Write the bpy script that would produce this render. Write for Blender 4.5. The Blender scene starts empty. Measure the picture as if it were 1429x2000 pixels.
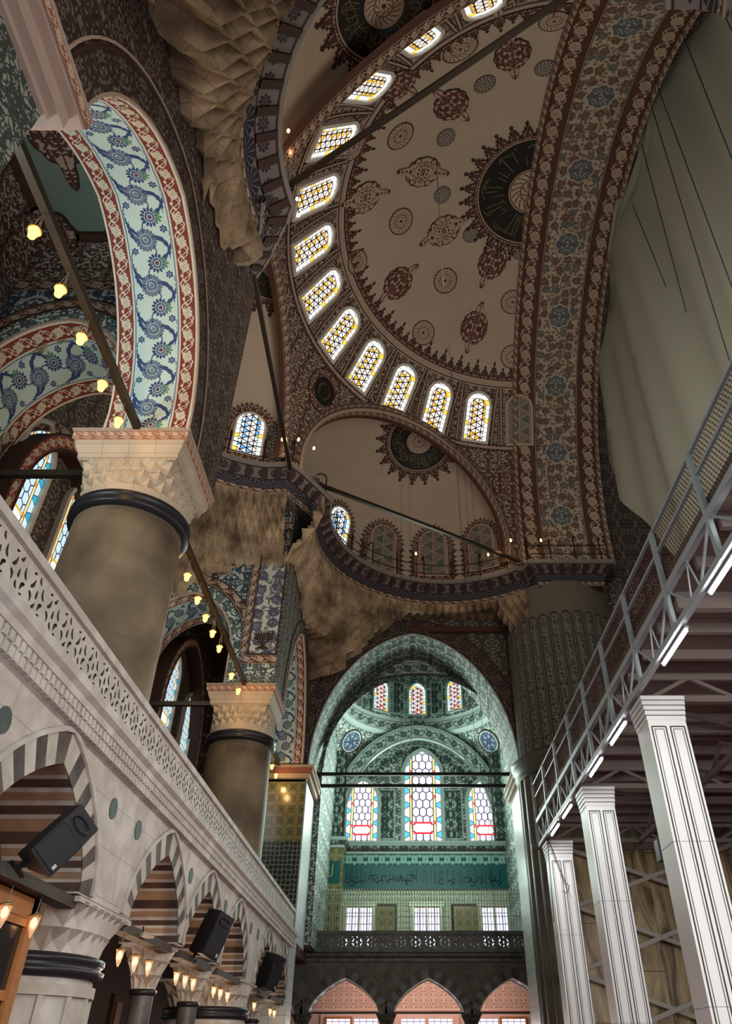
import bpy, bmesh, math, random
from mathutils import Vector, Matrix, geometry
random.seed(7)
PI = math.pi
S = bpy.context.scene
COL = S.collection

# ------------------------------------------------------------------ camera, world, lights, exposure
FPX, PX, PY = 1389.0, 788.0, 1000.0
PITCH = math.atan(1072/1389.0)
EYE = Vector((0, 0, 1.6))
cam_d = bpy.data.cameras.new('camera'); cam = bpy.data.objects.new('camera', cam_d); COL.objects.link(cam)
cam.location = EYE; cam.rotation_euler = (PI/2 + PITCH, 0, 0)
cam_d.sensor_fit = 'VERTICAL'; cam_d.sensor_height = 24.0; cam_d.lens = 24.0*FPX/2000.0
cam_d.shift_x = -(PX-714.5)/2000.0
cam_d.clip_start = 0.05; cam_d.clip_end = 300
S.camera = cam
S.view_settings.view_transform = 'Standard'; S.view_settings.look = 'None'
S.view_settings.gamma = 1; S.view_settings.exposure = 0.0
S.view_settings.use_curve_mapping = False
S.cycles.use_denoising = True
S.cycles.max_bounces = 6; S.cycles.diffuse_bounces = 3; S.cycles.glossy_bounces = 2
S.cycles.transparent_max_bounces = 12
S.cycles.sample_clamp_indirect = 2.0
S.cycles.caustics_reflective = False; S.cycles.caustics_refractive = False
W = bpy.data.worlds.new('world'); S.world = W; W.use_nodes = True
W.node_tree.nodes['Background'].inputs[0].default_value = (0.62, 0.66, 0.62, 1)
W.node_tree.nodes['Background'].inputs[1].default_value = 0.30

def area(name, loc, target, size, sizey, power, col):
    d = bpy.data.lights.new(name, 'AREA'); d.shape = 'RECTANGLE'; d.size = size; d.size_y = sizey
    d.energy = power; d.color = col
    o = bpy.data.objects.new(name, d); COL.objects.link(o); o.location = loc
    o.rotation_euler = (Vector(target)-Vector(loc)).to_track_quat('-Z', 'Y').to_euler()
    return o
def point(name, loc, power, col, r=0.15):
    d = bpy.data.lights.new(name, 'POINT'); d.energy = power; d.color = col; d.shadow_soft_size = r
    o = bpy.data.objects.new(name, d); COL.objects.link(o); o.location = loc
    return o
area('daylight_nave', (9, -9, 6), (-2, 14, 9), 12, 8, 1250, (1.0, 0.93, 0.84))
area('dome_light', (4.2, 13, 12.5), (1.5, 17, 26), 5, 9, 560, (1.0, 0.88, 0.75))  # area light in open air, aimed up into the semi-dome
area('daylight_arcade', (3.4, 14, 6.2), (-4, 15, 3.6), 14, 1.5, 240, (1.0, 0.93, 0.86))
area('fill_bay_soffit', (0.8, 36.5, 8.6), (0.5, 31, 15.5), 4, 2, 330, (0.84, 1.0, 0.92))  # added lamp in mid-bay that brightens the arch soffit
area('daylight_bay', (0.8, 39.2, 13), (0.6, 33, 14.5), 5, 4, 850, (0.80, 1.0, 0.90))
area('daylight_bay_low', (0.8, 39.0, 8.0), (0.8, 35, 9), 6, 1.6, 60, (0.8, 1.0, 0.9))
area('bay_wall_light', (0.8, 34.5, 9.5), (0.8, 40, 11.5), 6, 1.5, 240, (0.74, 1.0, 0.88))  # area light inside the bay, aimed at the end wall
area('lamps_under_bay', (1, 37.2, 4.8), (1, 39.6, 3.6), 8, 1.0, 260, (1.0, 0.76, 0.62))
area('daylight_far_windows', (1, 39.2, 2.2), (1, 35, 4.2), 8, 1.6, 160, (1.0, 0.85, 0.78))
area('fill_left', (-3.4, 1.0, 3.4), (4.3, 15, 4.2), 2.5, 2.5, 260, (0.72, 0.93, 1.0))  # added cool fill lamp for the left faces of the white columns
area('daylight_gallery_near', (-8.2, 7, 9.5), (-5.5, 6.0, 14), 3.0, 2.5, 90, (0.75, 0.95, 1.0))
area('fill_gallery_arch', (-7.6, 5.2, 8.2), (-4.9, 8.5, 13.6), 2.0, 2.0, 190, (0.85, 0.97, 1.0))  # added upward fill lamp, makes the blue soffit brighter
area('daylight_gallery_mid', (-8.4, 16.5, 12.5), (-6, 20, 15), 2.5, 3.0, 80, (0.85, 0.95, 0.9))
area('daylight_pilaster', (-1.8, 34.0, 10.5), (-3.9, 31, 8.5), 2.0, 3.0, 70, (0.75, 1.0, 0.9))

area('fill_columns', (7.5, 0.5, 4.2), (5.6, 18, 3.8), 5, 3, 700, (0.97, 0.98, 1.0))  # extra fill lamp put in to lift the white column fronts

# ------------------------------------------------------------------ node expressions
class E:
    nt = None
    def __init__(s, v): s.v = v
    def lk(s, sock):
        if isinstance(s.v, (int, float)): sock.default_value = s.v
        else: E.nt.links.new(s.v, sock)
    def __add__(a, b): return mth('ADD', a, b)
    def __radd__(a, b): return mth('ADD', b, a)
    def __sub__(a, b): return mth('SUBTRACT', a, b)
    def __rsub__(a, b): return mth('SUBTRACT', b, a)
    def __mul__(a, b): return mth('MULTIPLY', a, b)
    def __rmul__(a, b): return mth('MULTIPLY', b, a)
    def __truediv__(a, b): return mth('DIVIDE', a, b)
    def __rtruediv__(a, b): return mth('DIVIDE', b, a)
    def __neg__(a): return mth('MULTIPLY', a, -1.0)
    def __lt__(a, b): return mth('LESS_THAN', a, b)
    def __gt__(a, b): return mth('GREATER_THAN', a, b)
def e_(x): return x if isinstance(x, E) else E(float(x))
def mth(op, *a):
    n = E.nt.nodes.new('ShaderNodeMath'); n.operation = op
    for i, x in enumerate(a): e_(x).lk(n.inputs[i])
    return E(n.outputs[0])
sin_ = lambda a: mth('SINE', a)
cos_ = lambda a: mth('COSINE', a)
abs_ = lambda a: mth('ABSOLUTE', a)
flr = lambda a: mth('FLOOR', a)
frc = lambda a: mth('FRACT', a)
sqrt_ = lambda a: mth('SQRT', a)
at2 = lambda a, b: mth('ARCTAN2', a, b)
mx = lambda a, b: mth('MAXIMUM', a, b)
mn = lambda a, b: mth('MINIMUM', a, b)
pp = lambda a, b: mth('PINGPONG', a, b)
def hyp(x, y): return sqrt_(x*x + y*y)
def vec(x, y, z=0.0):
    n = E.nt.nodes.new('ShaderNodeCombineXYZ')
    for i, q in enumerate((x, y, z)): e_(q).lk(n.inputs[i])
    return n.outputs[0]
def noise(x, y, sc=1.0, det=0.0, z=0.0, dist=0.0):
    n = E.nt.nodes.new('ShaderNodeTexNoise'); n.noise_dimensions = '3D'
    E.nt.links.new(vec(x, y, z), n.inputs['Vector'])
    n.inputs['Scale'].default_value = sc; n.inputs['Detail'].default_value = det
    n.inputs['Distortion'].default_value = dist
    return E(n.outputs['Fac'])
def voro(x, y, rnd=0.7, feat='F1'):
    n = E.nt.nodes.new('ShaderNodeTexVoronoi'); n.voronoi_dimensions = '2D'; n.feature = feat
    E.nt.links.new(vec(x, y), n.inputs['Vector']); n.inputs['Scale'].default_value = 1.0
    n.inputs['Randomness'].default_value = rnd
    return n
def sep(sock):
    n = E.nt.nodes.new('ShaderNodeSeparateXYZ'); E.nt.links.new(sock, n.inputs[0])
    return E(n.outputs[0]), E(n.outputs[1]), E(n.outputs[2])
def C(*c):
    n = E.nt.nodes.new('ShaderNodeRGB'); n.outputs[0].default_value = (*c, 1); return n.outputs[0]
def mix(f, a, b):
    if isinstance(a, tuple): a = C(*a)
    if isinstance(b, tuple): b = C(*b)
    n = E.nt.nodes.new('ShaderNodeMix'); n.data_type = 'RGBA'
    e_(f).lk(n.inputs[0]); E.nt.links.new(a, n.inputs[6]); E.nt.links.new(b, n.inputs[7])
    return n.outputs[2]
def band(v, a, b): return (v > a)*(v < b)
# ornament motifs: u runs along, v across, both in metres
def flower(x, y, r0, k=10, dep=0.22):
    r = hyp(x, y); a = at2(y, x)
    pet = abs_(cos_(a*(k/2.0)))
    return (r < r0*(1-dep) + pet*(r0*dep))*(1 - (pet < 0.22)*(r > r0*0.35))*(1-band(r, r0*0.22, r0*0.3))
def curl(u, v, p, s, w=0.035, z=0.0):
    n = noise(pp(u, p), pp(v, p), s, 1.0, z, 0.6)
    return (abs_(n-0.5) < w)
def leafy(u, v, p, s, t=0.52, z=3.0):
    return noise(pp(u, p), pp(v, p), s, 0.0, z, 1.2) > t
def vflow(u, v, sc, rad=0.36, k=8, rnd=0.55):
    n = voro(u*sc, v*sc, rnd); px, py, _ = sep(n.outputs['Position'])
    return flower(u*sc - px, v*sc - py, rad, k), n
def scroll(u, v, w, p):
    "flower-and-leaf scroll centred across a band of width w"
    y = v - w*0.5; x = (frc(u/p) - 0.5)*p
    fl = flower(x, y, w*0.33, 10)
    s = sin_(u*(2*PI/p)); s2 = sin_(u*(2*PI/p)+2.1)
    vine = (abs_(y - s*(w*0.36)) < w*0.045) + (abs_(y + s2*(w*0.30)) < w*0.035)
    lf = (abs_(y - s2*(w*0.22)) < w*0.10*abs_(sin_(u*(5*PI/p))))*(abs_(x) > p*0.2)
    return mn(fl + vine + lf, 1.0)*(abs_(y) < w*0.42)
MATS = {}
def mat(name, fn, rough=0.7, emit=None, bump=None, metal=0.0, spec=0.3, alpha=None, sample=True):
    m = bpy.data.materials.new(name); m.use_nodes = True; nt = m.node_tree; E.nt = nt
    b = nt.nodes['Principled BSDF']
    b.inputs['Roughness'].default_value = rough; b.inputs['Metallic'].default_value = metal
    b.inputs['Specular IOR Level'].default_value = spec
    uvn = nt.nodes.new('ShaderNodeUVMap'); u, v, _ = sep(uvn.outputs[0])
    tc = nt.nodes.new('ShaderNodeTexCoord'); E.obj = tc.outputs['Object']
    c = fn(u, v)
    if emit:
        nt.links.new(c, b.inputs['Emission Color']); b.inputs['Emission Strength'].default_value = emit
        nt.links.new(mix(0.9, c, (0, 0, 0)), b.inputs['Base Color'])
        m.cycles.emission_sampling = 'AUTO' if sample else 'NONE'
    else: nt.links.new(c, b.inputs['Base Color'])
    if bump:
        h = bump(u, v); bn = nt.nodes.new('ShaderNodeBump'); bn.inputs['Strength'].default_value = 0.5
        bn.inputs['Distance'].default_value = 0.02
        nt.links.new(h.v, bn.inputs['Height']); nt.links.new(bn.outputs[0], b.inputs['Normal'])
    MATS[name] = m
    return m
def onoise(sc, det=4.0, z=0.0):
    x, y, zz = sep(E.obj)
    return noise(x, y, sc, det, zz + z)
def worn(c, amt=0.35, sc=1.3, dark=(0.12, 0.09, 0.06)):
    n = onoise(sc, 6.0)
    f = mn(mx((n-0.45)*3.0, 0.0), 1.0)*amt
    return mix(f, c, dark)
BEIGE = (0.46, 0.38, 0.30); BROWN = (0.085, 0.035, 0.022); DK = (0.03, 0.015, 0.012)
mat('plaster', lambda u, v: worn((0.47, 0.385, 0.30), 0.35, 0.35, (0.30, 0.22, 0.16)))
def f_orn(bg, fg, sc=3.2, p=0.9, w=0.05):
    return lambda u, v: worn(mix(mn(curl(u, v, p, sc, w) + leafy(u, v, p, sc*1.3, 0.615), 1.0), bg, fg), 0.2)
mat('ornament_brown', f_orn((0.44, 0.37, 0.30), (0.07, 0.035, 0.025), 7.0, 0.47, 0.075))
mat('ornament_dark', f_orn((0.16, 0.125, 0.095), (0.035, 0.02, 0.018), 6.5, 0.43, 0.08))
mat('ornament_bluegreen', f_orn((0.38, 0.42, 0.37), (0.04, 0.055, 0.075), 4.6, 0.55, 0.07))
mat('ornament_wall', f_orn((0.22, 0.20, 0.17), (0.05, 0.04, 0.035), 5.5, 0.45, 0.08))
def f_flowers(u, v):
    f1, n = vflow(u, v, 2.0, 0.40, 12, 0.45)
    f2, n2 = vflow(u+7.3, v+3.1, 4.2, 0.33, 8, 0.7)
    c = mix(curl(u, v, 1.1, 1.7, 0.018), (0.47, 0.48, 0.42), (0.10, 0.11, 0.10))
    c = mix(f2, c, (0.10, 0.10, 0.12)); return worn(mix(f1, c, (0.05, 0.06, 0.10)), 0.15)
mat('panel_flowers', f_flowers)
def f_border(bg, fg, w, p, edge=(0.35, 0.28, 0.22)):
    def f(u, v):
        c = mix(scroll(u, v, w, p), bg, fg)
        c = mix(band(v, 0.0, w*0.05) + band(v, w*0.95, w*1.01), c, edge)
        return c
    return f
mat('border_brown', lambda u, v: worn(f_border(BROWN, (0.46, 0.36, 0.27), 0.5, 0.75)(u, v), 0.2))
mat('border_red', lambda u, v: f_border((0.22, 0.03, 0.015), (0.56, 0.50, 0.38), 0.30, 0.42)(u, v))
mat('frieze_thin', lambda u, v: f_border(BROWN, (0.42, 0.33, 0.25), 0.28, 0.4)(u, v))
# painted soffit of the gallery arch: total width 1.6
def f_blue(u, v):
    b1 = mix(scroll(u, v-0.04, 0.30, 0.44), (0.20, 0.025, 0.014), (0.66, 0.60, 0.44))
    b2 = mix(scroll(u+0.2, v-1.26, 0.30, 0.44), (0.20, 0.025, 0.014), (0.66, 0.60, 0.44))
    y = v - 0.8; p = 0.84
    bg = (0.55, 0.68, 0.60); NAVY = (0.02, 0.05, 0.16)
    x1 = (frc(u/p)-0.5)*p; x2 = (frc(u/p+0.5)-0.5)*p; x3 = (frc(u/p+0.25)-0.5)*p; x4 = (frc(u/p+0.75)-0.5)*p
    ya = y-0.07; yb = y+0.08
    r1 = hyp(x1, ya); r2 = hyp(x2, yb)
    big = flower(x1, ya, 0.215, 18, 0.16); big2 = flower(x2, yb, 0.185, 14, 0.28)
    def cres(x, yy, R, ox, oy, w):
        return (hyp(x-ox, yy-oy) < R)*(hyp(x-ox+w, yy-oy+w*0.35) > R*0.96)
    rag = abs_(sin_(u*34.0))*0.018
    cr = cres(x3, y, 0.27+rag, 0.02, 0.10, 0.075)*(y > -0.02) + cres(-x4, -y, 0.27+rag, 0.02, 0.10, 0.07)*(y < 0.02)
    cr = cr + cres(x1, -y, 0.40+rag, 0.0, 0.02, 0.045)*(y < -0.20) + cres(x2, y, 0.39+rag, 0.0, 0.02, 0.045)*(y > 0.20)
    small = flower(x3, y+0.30, 0.075, 6, 0.4) + flower(x4, y-0.31, 0.07, 6, 0.4) + flower(x3-0.12, y-0.05, 0.045, 5, 0.4)
    stem = (abs_(y - sin_(u*(2*PI/p))*0.10) < 0.012)
    c = mix(mn(cr + small + stem, 1.0)*(abs_(y) < 0.405), bg, NAVY)
    c = mix(mn(big + big2, 1.0), c, NAVY)
    rings = band(r1, 0.045, 0.055) + band(r1, 0.105, 0.115) + band(r2, 0.04, 0.05) + band(r2, 0.095, 0.105)
    rays = (abs_(sin_(at2(ya, x1)*9.0)) < 0.16)*(r1 > 0.05)*(r1 < 0.2)
    grn = flower(x2, y+0.20, 0.12, 8, 0.5)*(1-(r2 < 0.12))
    c = mix(grn, c, (0.11, 0.25, 0.13))
    c = mix(mn(rings + rays*big, 1.0), c, bg)
    c = mix(r2 < 0.035, c, (0.13, 0.03, 0.04)); c = mix(r1 < 0.04, c, (0.14, 0.24, 0.24))
    c = mix(band(abs_(y), 0.415, 0.432), c, (0.05, 0.06, 0.17))
    c = mix(v < 0.36, c, b1); c = mix(v > 1.24, c, b2)
    c = mix(band(abs_(y), 0.44, 0.47) + band(abs_(y), 0.76, 0.9), c, (0.66, 0.62, 0.48))
    return mix(onoise(3.0)*0.12, c, (0.3, 0.25, 0.2))
mat('soffit_blue', f_blue)
# main arch soffit: 4.0 m wide
def f_mainarch(u, v):
    b1 = mix(scroll(u, v-0.12, 0.70, 0.78), BROWN, (0.44, 0.34, 0.25))
    b2 = mix(scroll(u+0.3, v-3.18, 0.70, 0.78), BROWN, (0.44, 0.34, 0.25))
    f1, n = vflow(u, v, 2.0, 0.38, 10, 0.6)
    f2, n2 = vflow(u+3.7, v+9.1, 5.2, 0.34, 6, 0.8)
    cx, cy, cz = sep(n.outputs['Color'])
    c = mix(f2, (0.44, 0.38, 0.30), (0.13, 0.06, 0.04))
    c = mix(f1, c, mix(cx > 0.75, (0.115, 0.055, 0.035), (0.10, 0.105, 0.10)))
    c = mix((1-f1)*curl(u, v, 1.3, 2.6, 0.012), c, (0.13, 0.09, 0.06))
    x = (frc(u/3.3)-0.5)*3.3; y = v-2.0; r = hyp(x, y); a = at2(y, x)
    rr = r/(1.0 + 0.05*cos_(a*8.0))
    star = rr < 0.50
    si = mix(mn(curl(x, y, 0.5, 7.0, 0.10) + band(rr, 0.42, 0.47), 1.0), (0.34, 0.34, 0.31), (0.085, 0.10, 0.115))
    c = mix(rr < 0.56, c, (0.44, 0.38, 0.30)); c = mix(star, c, si)
    c = mix(v < 0.94, c, b1); c = mix(v > 3.06, c, b2)
    ln = band(v, 0.94, 0.97) + band(v, 1.00, 1.03) + band(v, 2.97, 3.0) + band(v, 3.03, 3.06)
    c = mix(ln, c, DK); c = mix(band(v, 0.97, 1.0)+band(v, 3.0, 3.03), c, (0.42, 0.34, 0.26))
    return worn(c, 0.25, 0.5)
mat('main_arch_soffit', f_mainarch)
# medallions, local uv in metres about the centre, radius ~1 unit
def f_medal(u, v):
    r = hyp(u, v); a = at2(v, u)
    bg = (0.46, 0.37, 0.29)
    pat = (abs_(sin_(a*9.0 + r*9.0)) < 0.35)*band(r, 0.5, 0.86) + band(r, 0.45, 0.50) + band(r, 0.90, 1.0) + (abs_(sin_(a*4.0 - r*12.0)) < 0.4)*band(r, 0.20, 0.42)+(r < 0.12)
    return mix(mn(pat, 1.0), bg, BROWN)
mat('medallion', f_medal)
def f_medal2(u, v):
    r = hyp(u, v); a = at2(v, u)
    pat = (abs_(sin_(a*7.0))*abs_(cos_(r*11.0)) < 0.36) + band(r, 0.88, 1.0)
    return mix(mn(pat, 1.0), (0.40, 0.36, 0.30), (0.075, 0.055, 0.055))
mat('medallion_blue', f_medal2)
def f_cart(u, v):
    c = curl(abs_(u), abs_(v), 1.0, 5.5, 0.10, 2.0)
    return mix(c, (0.10, 0.035, 0.025), (0.46, 0.34, 0.27))
mat('cartouche', f_cart)
def f_cart_light(u, v):
    c = curl(abs_(u), abs_(v), 1.0, 5.0, 0.10, 5.0)
    return mix(c, (0.46, 0.34, 0.27), (0.10, 0.035, 0.025))
mat('cartouche_light', f_cart_light)
mat('dark_line', lambda u, v: C(0.045, 0.02, 0.016))
mat('light_line', lambda u, v: C(0.42, 0.30, 0.23))
mat('callig_black', lambda u, v: C(0.012, 0.012, 0.011), rough=0.5)
mat('callig_gold', lambda u, v: C(0.16, 0.12, 0.05), rough=0.5)
mat('fringe', lambda u, v: mix(curl(u, v, 0.31, 7.0, 0.10), (0.42, 0.31, 0.24), BROWN))
def f_muq(u, v):
    n = onoise(1.2, 5.0); c = mix(mn(mx((n-0.3)*2.5, 0), 1), (0.12, 0.075, 0.045), (0.50, 0.37, 0.235))
    return mix(mx(frc(v*3.1) < 0.05, frc(u*2.0+flr(v*3.1)*.5) < 0.035)*0.5, c, (0.09, 0.05, 0.03))
mat('muqarnas_stone', f_muq, rough=0.8)
def f_corn(u, v):
    x = (frc(u/0.62)-0.5)*0.62; y = v-0.05
    r = hyp(x, y*0.8); a = at2(y, x)
    palm = (r < 0.34)*(abs_(sin_(a*6.5)) > 0.3)
    return mix(palm, (0.15, 0.135, 0.135), (0.022, 0.018, 0.028))
mat('cornice_palmette', f_corn)
def f_corn2(u, v):
    x = (frc(u/0.45)-0.5)*0.45
    return worn(mix(flower(x, v-0.2, 0.17, 8, 0.3), (0.16, 0.135, 0.13), (0.03, 0.018, 0.024)), 0.2)
mat('cornice_flower', f_corn2)
mat('cornice_grey', lambda u, v: worn((0.21, 0.19, 0.18), 0.3))
def blocks(u, v, w, h, g=0.012):
    row = flr(v/h); uu = u/w + row*0.5
    return mx(frc(v/h) < g/h, frc(uu) < g/w)
def f_marble(base, vein, w=1.4, h=0.55, g=0.010):
    def f(u, v):
        n = onoise(1.6, 8.0); m = mn(mx((abs_(n-0.5))*7.0, 0.0), 1.0)
        c = mix(m, vein, base); c = mix(mn(mx((onoise(0.6, 3.0, 9.0)-0.42)*3.0, 0), 1)*0.5, c, vein)
        return mix(blocks(u, v, w, h, g)*0.6, c, (0.16, 0.13, 0.11))
    return f
mat('marble_white', f_marble((0.62, 0.56, 0.50), (0.46, 0.405, 0.35)))
mat('marble_plain', f_marble((0.62, 0.57, 0.51), (0.45, 0.40, 0.35), 99, 99, 0))
mat('stone_light', f_marble((0.56, 0.50, 0.44), (0.42, 0.37, 0.31), 99, 99, 0))
mat('stone_dark', f_marble((0.06, 0.045, 0.037), (0.12, 0.093, 0.077), 99, 99, 0))
mat('stone_rust', f_marble((0.32, 0.17, 0.10), (0.24, 0.13, 0.08), 99, 99, 0))
def f_shaft(u, v):
    n = onoise(0.9, 8.0); c = mix(mn(mx((n-0.3)*2.4, 0), 1), (0.075, 0.055, 0.035), (0.26, 0.20, 0.13))
    return mix((frc(v/1.15) < 0.014)*0.7, c, (0.13, 0.10, 0.07))
mat('shaft_stone', f_shaft, rough=0.55)
mat('capital_stone', lambda u, v: mix(blocks(u, v, 0.5, 0.3, 0.012)*0.5, mix(onoise(2.0), (0.34, 0.27, 0.19), (0.56, 0.46, 0.34)), (0.15, 0.10, 0.07)))
mat('abacus_frieze', lambda u, v: f_border((0.30, 0.11, 0.07), (0.62, 0.46, 0.32), 0.16, 0.24, (0.5, 0.36, 0.26))(u, v))
mat('pink_plaster', lambda u, v: worn((0.46, 0.34, 0.28), 0.2))
mat('dark_ring', lambda u, v: C(0.018, 0.017, 0.018), rough=0.35)
mat('iron', lambda u, v: C(0.012, 0.011, 0.011), rough=0.5, metal=0.3)
mat('rod_metal', lambda u, v: C(0.045, 0.035, 0.025), rough=0.35, metal=0.6)
mat('rope', lambda u, v: C(0.10, 0.09, 0.075))
mat('rope_dark', lambda u, v: C(0.025, 0.025, 0.02))
mat('rope_light', lambda u, v: C(0.30, 0.27, 0.22))
mat('disc_green', lambda u, v: mix(onoise(6.0), (0.03, 0.045, 0.04), (0.09, 0.105, 0.09)), rough=0.6)
def f_wood(a, b):
    return lambda u, v: mix(noise(u*0.8, v*9.0, 2.0, 4.0), a, b)
mat('wood_dark', f_wood((0.025, 0.018, 0.014), (0.10, 0.075, 0.055)))
mat('wood_orange', f_wood((0.30, 0.10, 0.025), (0.48, 0.19, 0.05)), rough=0.4)
mat('wood_brown', f_wood((0.10, 0.05, 0.025), (0.20, 0.11, 0.05)))
mat('wood_carved', lambda u, v: mix(curl(u, v, 0.25, 6.0, 0.09), (0.22, 0.11, 0.05), (0.06, 0.025, 0.012)))
mat('door_glass', lambda u, v: C(0.02, 0.016, 0.014), rough=0.15, spec=0.6)
def f_gold(u, v):
    x = (frc(u/0.42)-0.5)*0.42; y = (frc(v/0.42)-0.5)*0.42; r = hyp(x, y)
    c = mix(band(r, 0.10, 0.125)+(r < 0.05)+(abs_(abs_(x)-abs_(y)) < 0.012), (0.20, 0.17, 0.06), (0.035, 0.05, 0.03))
    return mix((mx(abs_(x), abs_(y)) > 0.2), c, (0.30, 0.25, 0.10))
mat('tile_gold', f_gold, rough=0.18, spec=0.8)
def f_tdark(u, v):
    return mix(E(voro(u*6, v*6, 0.3, 'DISTANCE_TO_EDGE').outputs['Distance']) < 0.08, (0.02, 0.03, 0.03), (0.26, 0.27, 0.20))
mat('tile_dark', f_tdark, rough=0.2, spec=0.6)
def f_bright(u, v):
    return mix(blocks(u, v, 0.6, 0.35, 0.02), mix(onoise(3.0), (0.40, 0.44, 0.42), (0.62, 0.66, 0.63)), (0.25, 0.28, 0.27))
mat('marble_bright', f_bright, rough=0.35)
def f_bay(u, v):
    f1, n = vflow(u, v, 1.9, 0.33, 10, 0.4)
    c = mix(mn(curl(u, v, 0.45, 6.0, 0.07) + leafy(u, v, 0.45, 8.0, 0.61), 1.0), (0.50, 0.58, 0.51), (0.06, 0.075, 0.07))
    return mix(f1, c, (0.07, 0.09, 0.09))
mat('bay_ornament', f_bay)
mat('bay_band', lambda u, v: f_border((0.44, 0.52, 0.45), (0.05, 0.075, 0.075), 0.6, 0.8, (0.06, 0.07, 0.06))(u, v))
mat('bay_frame', lambda u, v: C(0.30, 0.36, 0.33))
mat('bay_panel', lambda u, v: mix(mn(curl(u, v, 0.5, 3.4, 0.07) + leafy(u, v, 0.5, 7.0, 0.58), 1.0), (0.26, 0.33, 0.29), (0.03, 0.04, 0.035)))
def f_roundel_blue(u, v):
    r = hyp(u, v); a = at2(v, u)
    l = (abs_(cos_(a*6.0)*r - 0.35) < 0.06) + (abs_(sin_(a*6.0)*r*1.2 - 0.5) < 0.05) + band(r, 0.9, 1.0)
    return mix(mn(l, 1.0), (0.03, 0.05, 0.11), (0.45, 0.52, 0.5))
mat('roundel_blue', f_roundel_blue)
def f_teal(u, v):
    return mix(leafy(u, v, 5.0, 3.0, 0.60)*band(v, 0.2, 1.0), (0.001, 0.075, 0.072), (0.001, 0.03, 0.03))
mat('teal_tile', f_teal, rough=0.4)
mat('teal_writing', lambda u, v: C(0.0, 0.012, 0.012), rough=0.4)
mat('teal_arabesque', lambda u, v: mix(curl(u, v, 0.28, 5.0, 0.09), (0.01, 0.06, 0.055), (0.22, 0.38, 0.33)))
mat('pink_lattice', lambda u, v: mix(curl(u, v, 0.23, 11.0, 0.12), (0.20, 0.10, 0.085), (0.62, 0.42, 0.36)))
mat('pink_wall', lambda u, v: C(0.62, 0.42, 0.36))
mat('silver_lattice', lambda u, v: mix(curl(u, v, 0.12, 9.0, 0.12), (0.10, 0.12, 0.07), (0.48, 0.52, 0.40)), rough=0.35)
mat('silver_bar', lambda u, v: C(0.42, 0.46, 0.34), rough=0.3, metal=0.4)
mat('dark_marble', f_marble((0.06, 0.055, 0.05), (0.12, 0.11, 0.10), 99, 99, 0), rough=0.4)
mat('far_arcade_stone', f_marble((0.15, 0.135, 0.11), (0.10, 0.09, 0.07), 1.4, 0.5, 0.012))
mat('arch_edge', lambda u, v: C(0.75, 0.70, 0.64))
def f_pier(u, v):
    n = onoise(1.0, 6.0); return mix(n, (0.045, 0.038, 0.028), (0.19, 0.165, 0.125))
mat('pier_marble', f_pier, rough=0.4)
mat('flute_paint', lambda u, v: mix(mn(curl(u+v*.5, v, 0.3, 6.0, 0.08)+leafy(u, v, 0.35, 7.0, 0.57), 1.0), (0.035, 0.035, 0.03), (0.15, 0.15, 0.125)))
mat('flute_rib', lambda u, v: worn((0.14, 0.115, 0.09), 0.3))
def f_veined(u, v):
    n = noise(u*2.2, v*0.5, 1.0, 6.0, 0.0, 1.5); col = flr(u/0.9); off = noise(col*7.3, 0.0, 1.0)
    c = mix(mn(mx((n-0.35)*3, 0), 1), (0.09, 0.06, 0.03), (0.46, 0.34, 0.18))
    c = mix((frc(u/0.9) < 0.02)+(frc(v/2.6+off*2) < 0.008), c, (0.03, 0.02, 0.015))
    return c
mat('veined_panels', f_veined, rough=0.35)
mat('brace_paint', lambda u, v: C(0.34, 0.31, 0.27), rough=0.5)
mat('steel_grey', lambda u, v: mix(onoise(5.0)*0.4, (0.40, 0.44, 0.45), (0.26, 0.28, 0.29)), rough=0.45)
mat('steel_brown', lambda u, v: C(0.17, 0.13, 0.112), rough=0.6)
mat('deck_board', lambda u, v: mix((frc(v/0.6) < 0.03), mix(onoise(0.8), (0.13, 0.088, 0.07), (0.20, 0.14, 0.115)), (0.06, 0.04, 0.035)))
mat('net_red', lambda u, v: C(0.15, 0.05, 0.042))
mat('tube_glow', lambda u, v: C(0.95, 0.93, 1.0), emit=30.0, sample=True)
mat('tube_case', lambda u, v: C(0.2, 0.2, 0.2))
def f_sheet(u, v):
    n = noise(u*0.25, v*0.05, 1.0, 5.0); c = mix(n, (0.24, 0.25, 0.20), (0.42, 0.43, 0.355))
    s = mn(mx(1 - hyp(u-20.6, (v-30.0)*0.6)/0.9, 0), 1)*onoise(1.5, 6.0)*1.2
    return mix(mn(s, 0.85), c, (0.06, 0.055, 0.04))
mat('sheet_cloth', f_sheet, rough=0.9)
def f_clad(u, v):
    return mix(onoise(2.0, 7.0)*0.5, (0.80, 0.78, 0.75), (0.60, 0.585, 0.56))
mat('white_cladding', f_clad, rough=0.4)
mat('cladding_line', lambda u, v: C(0.045, 0.04, 0.036))
mat('speaker_black', lambda u, v: mix(onoise(40, 2)*0.5, (0.018, 0.018, 0.02), (0.035, 0.035, 0.038)), rough=0.45)
mat('speaker_grille', lambda u, v: mix(mx(frc(u*60) < 0.4, frc(v*60) < 0.4), (0.006, 0.006, 0.006), (0.03, 0.03, 0.032)), rough=0.5)
mat('speaker_badge', lambda u, v: C(0.45, 0.45, 0.45), rough=0.4)
mat('bulb_warm', lambda u, v: C(1.0, 0.50, 0.13), emit=3.0, sample=False)
mat('bulb_pale', lambda u, v: C(1.0, 0.52, 0.22), emit=4.0, sample=False)
mat('lamp_brass', lambda u, v: C(0.45, 0.28, 0.08), rough=0.3, metal=0.8)
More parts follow.
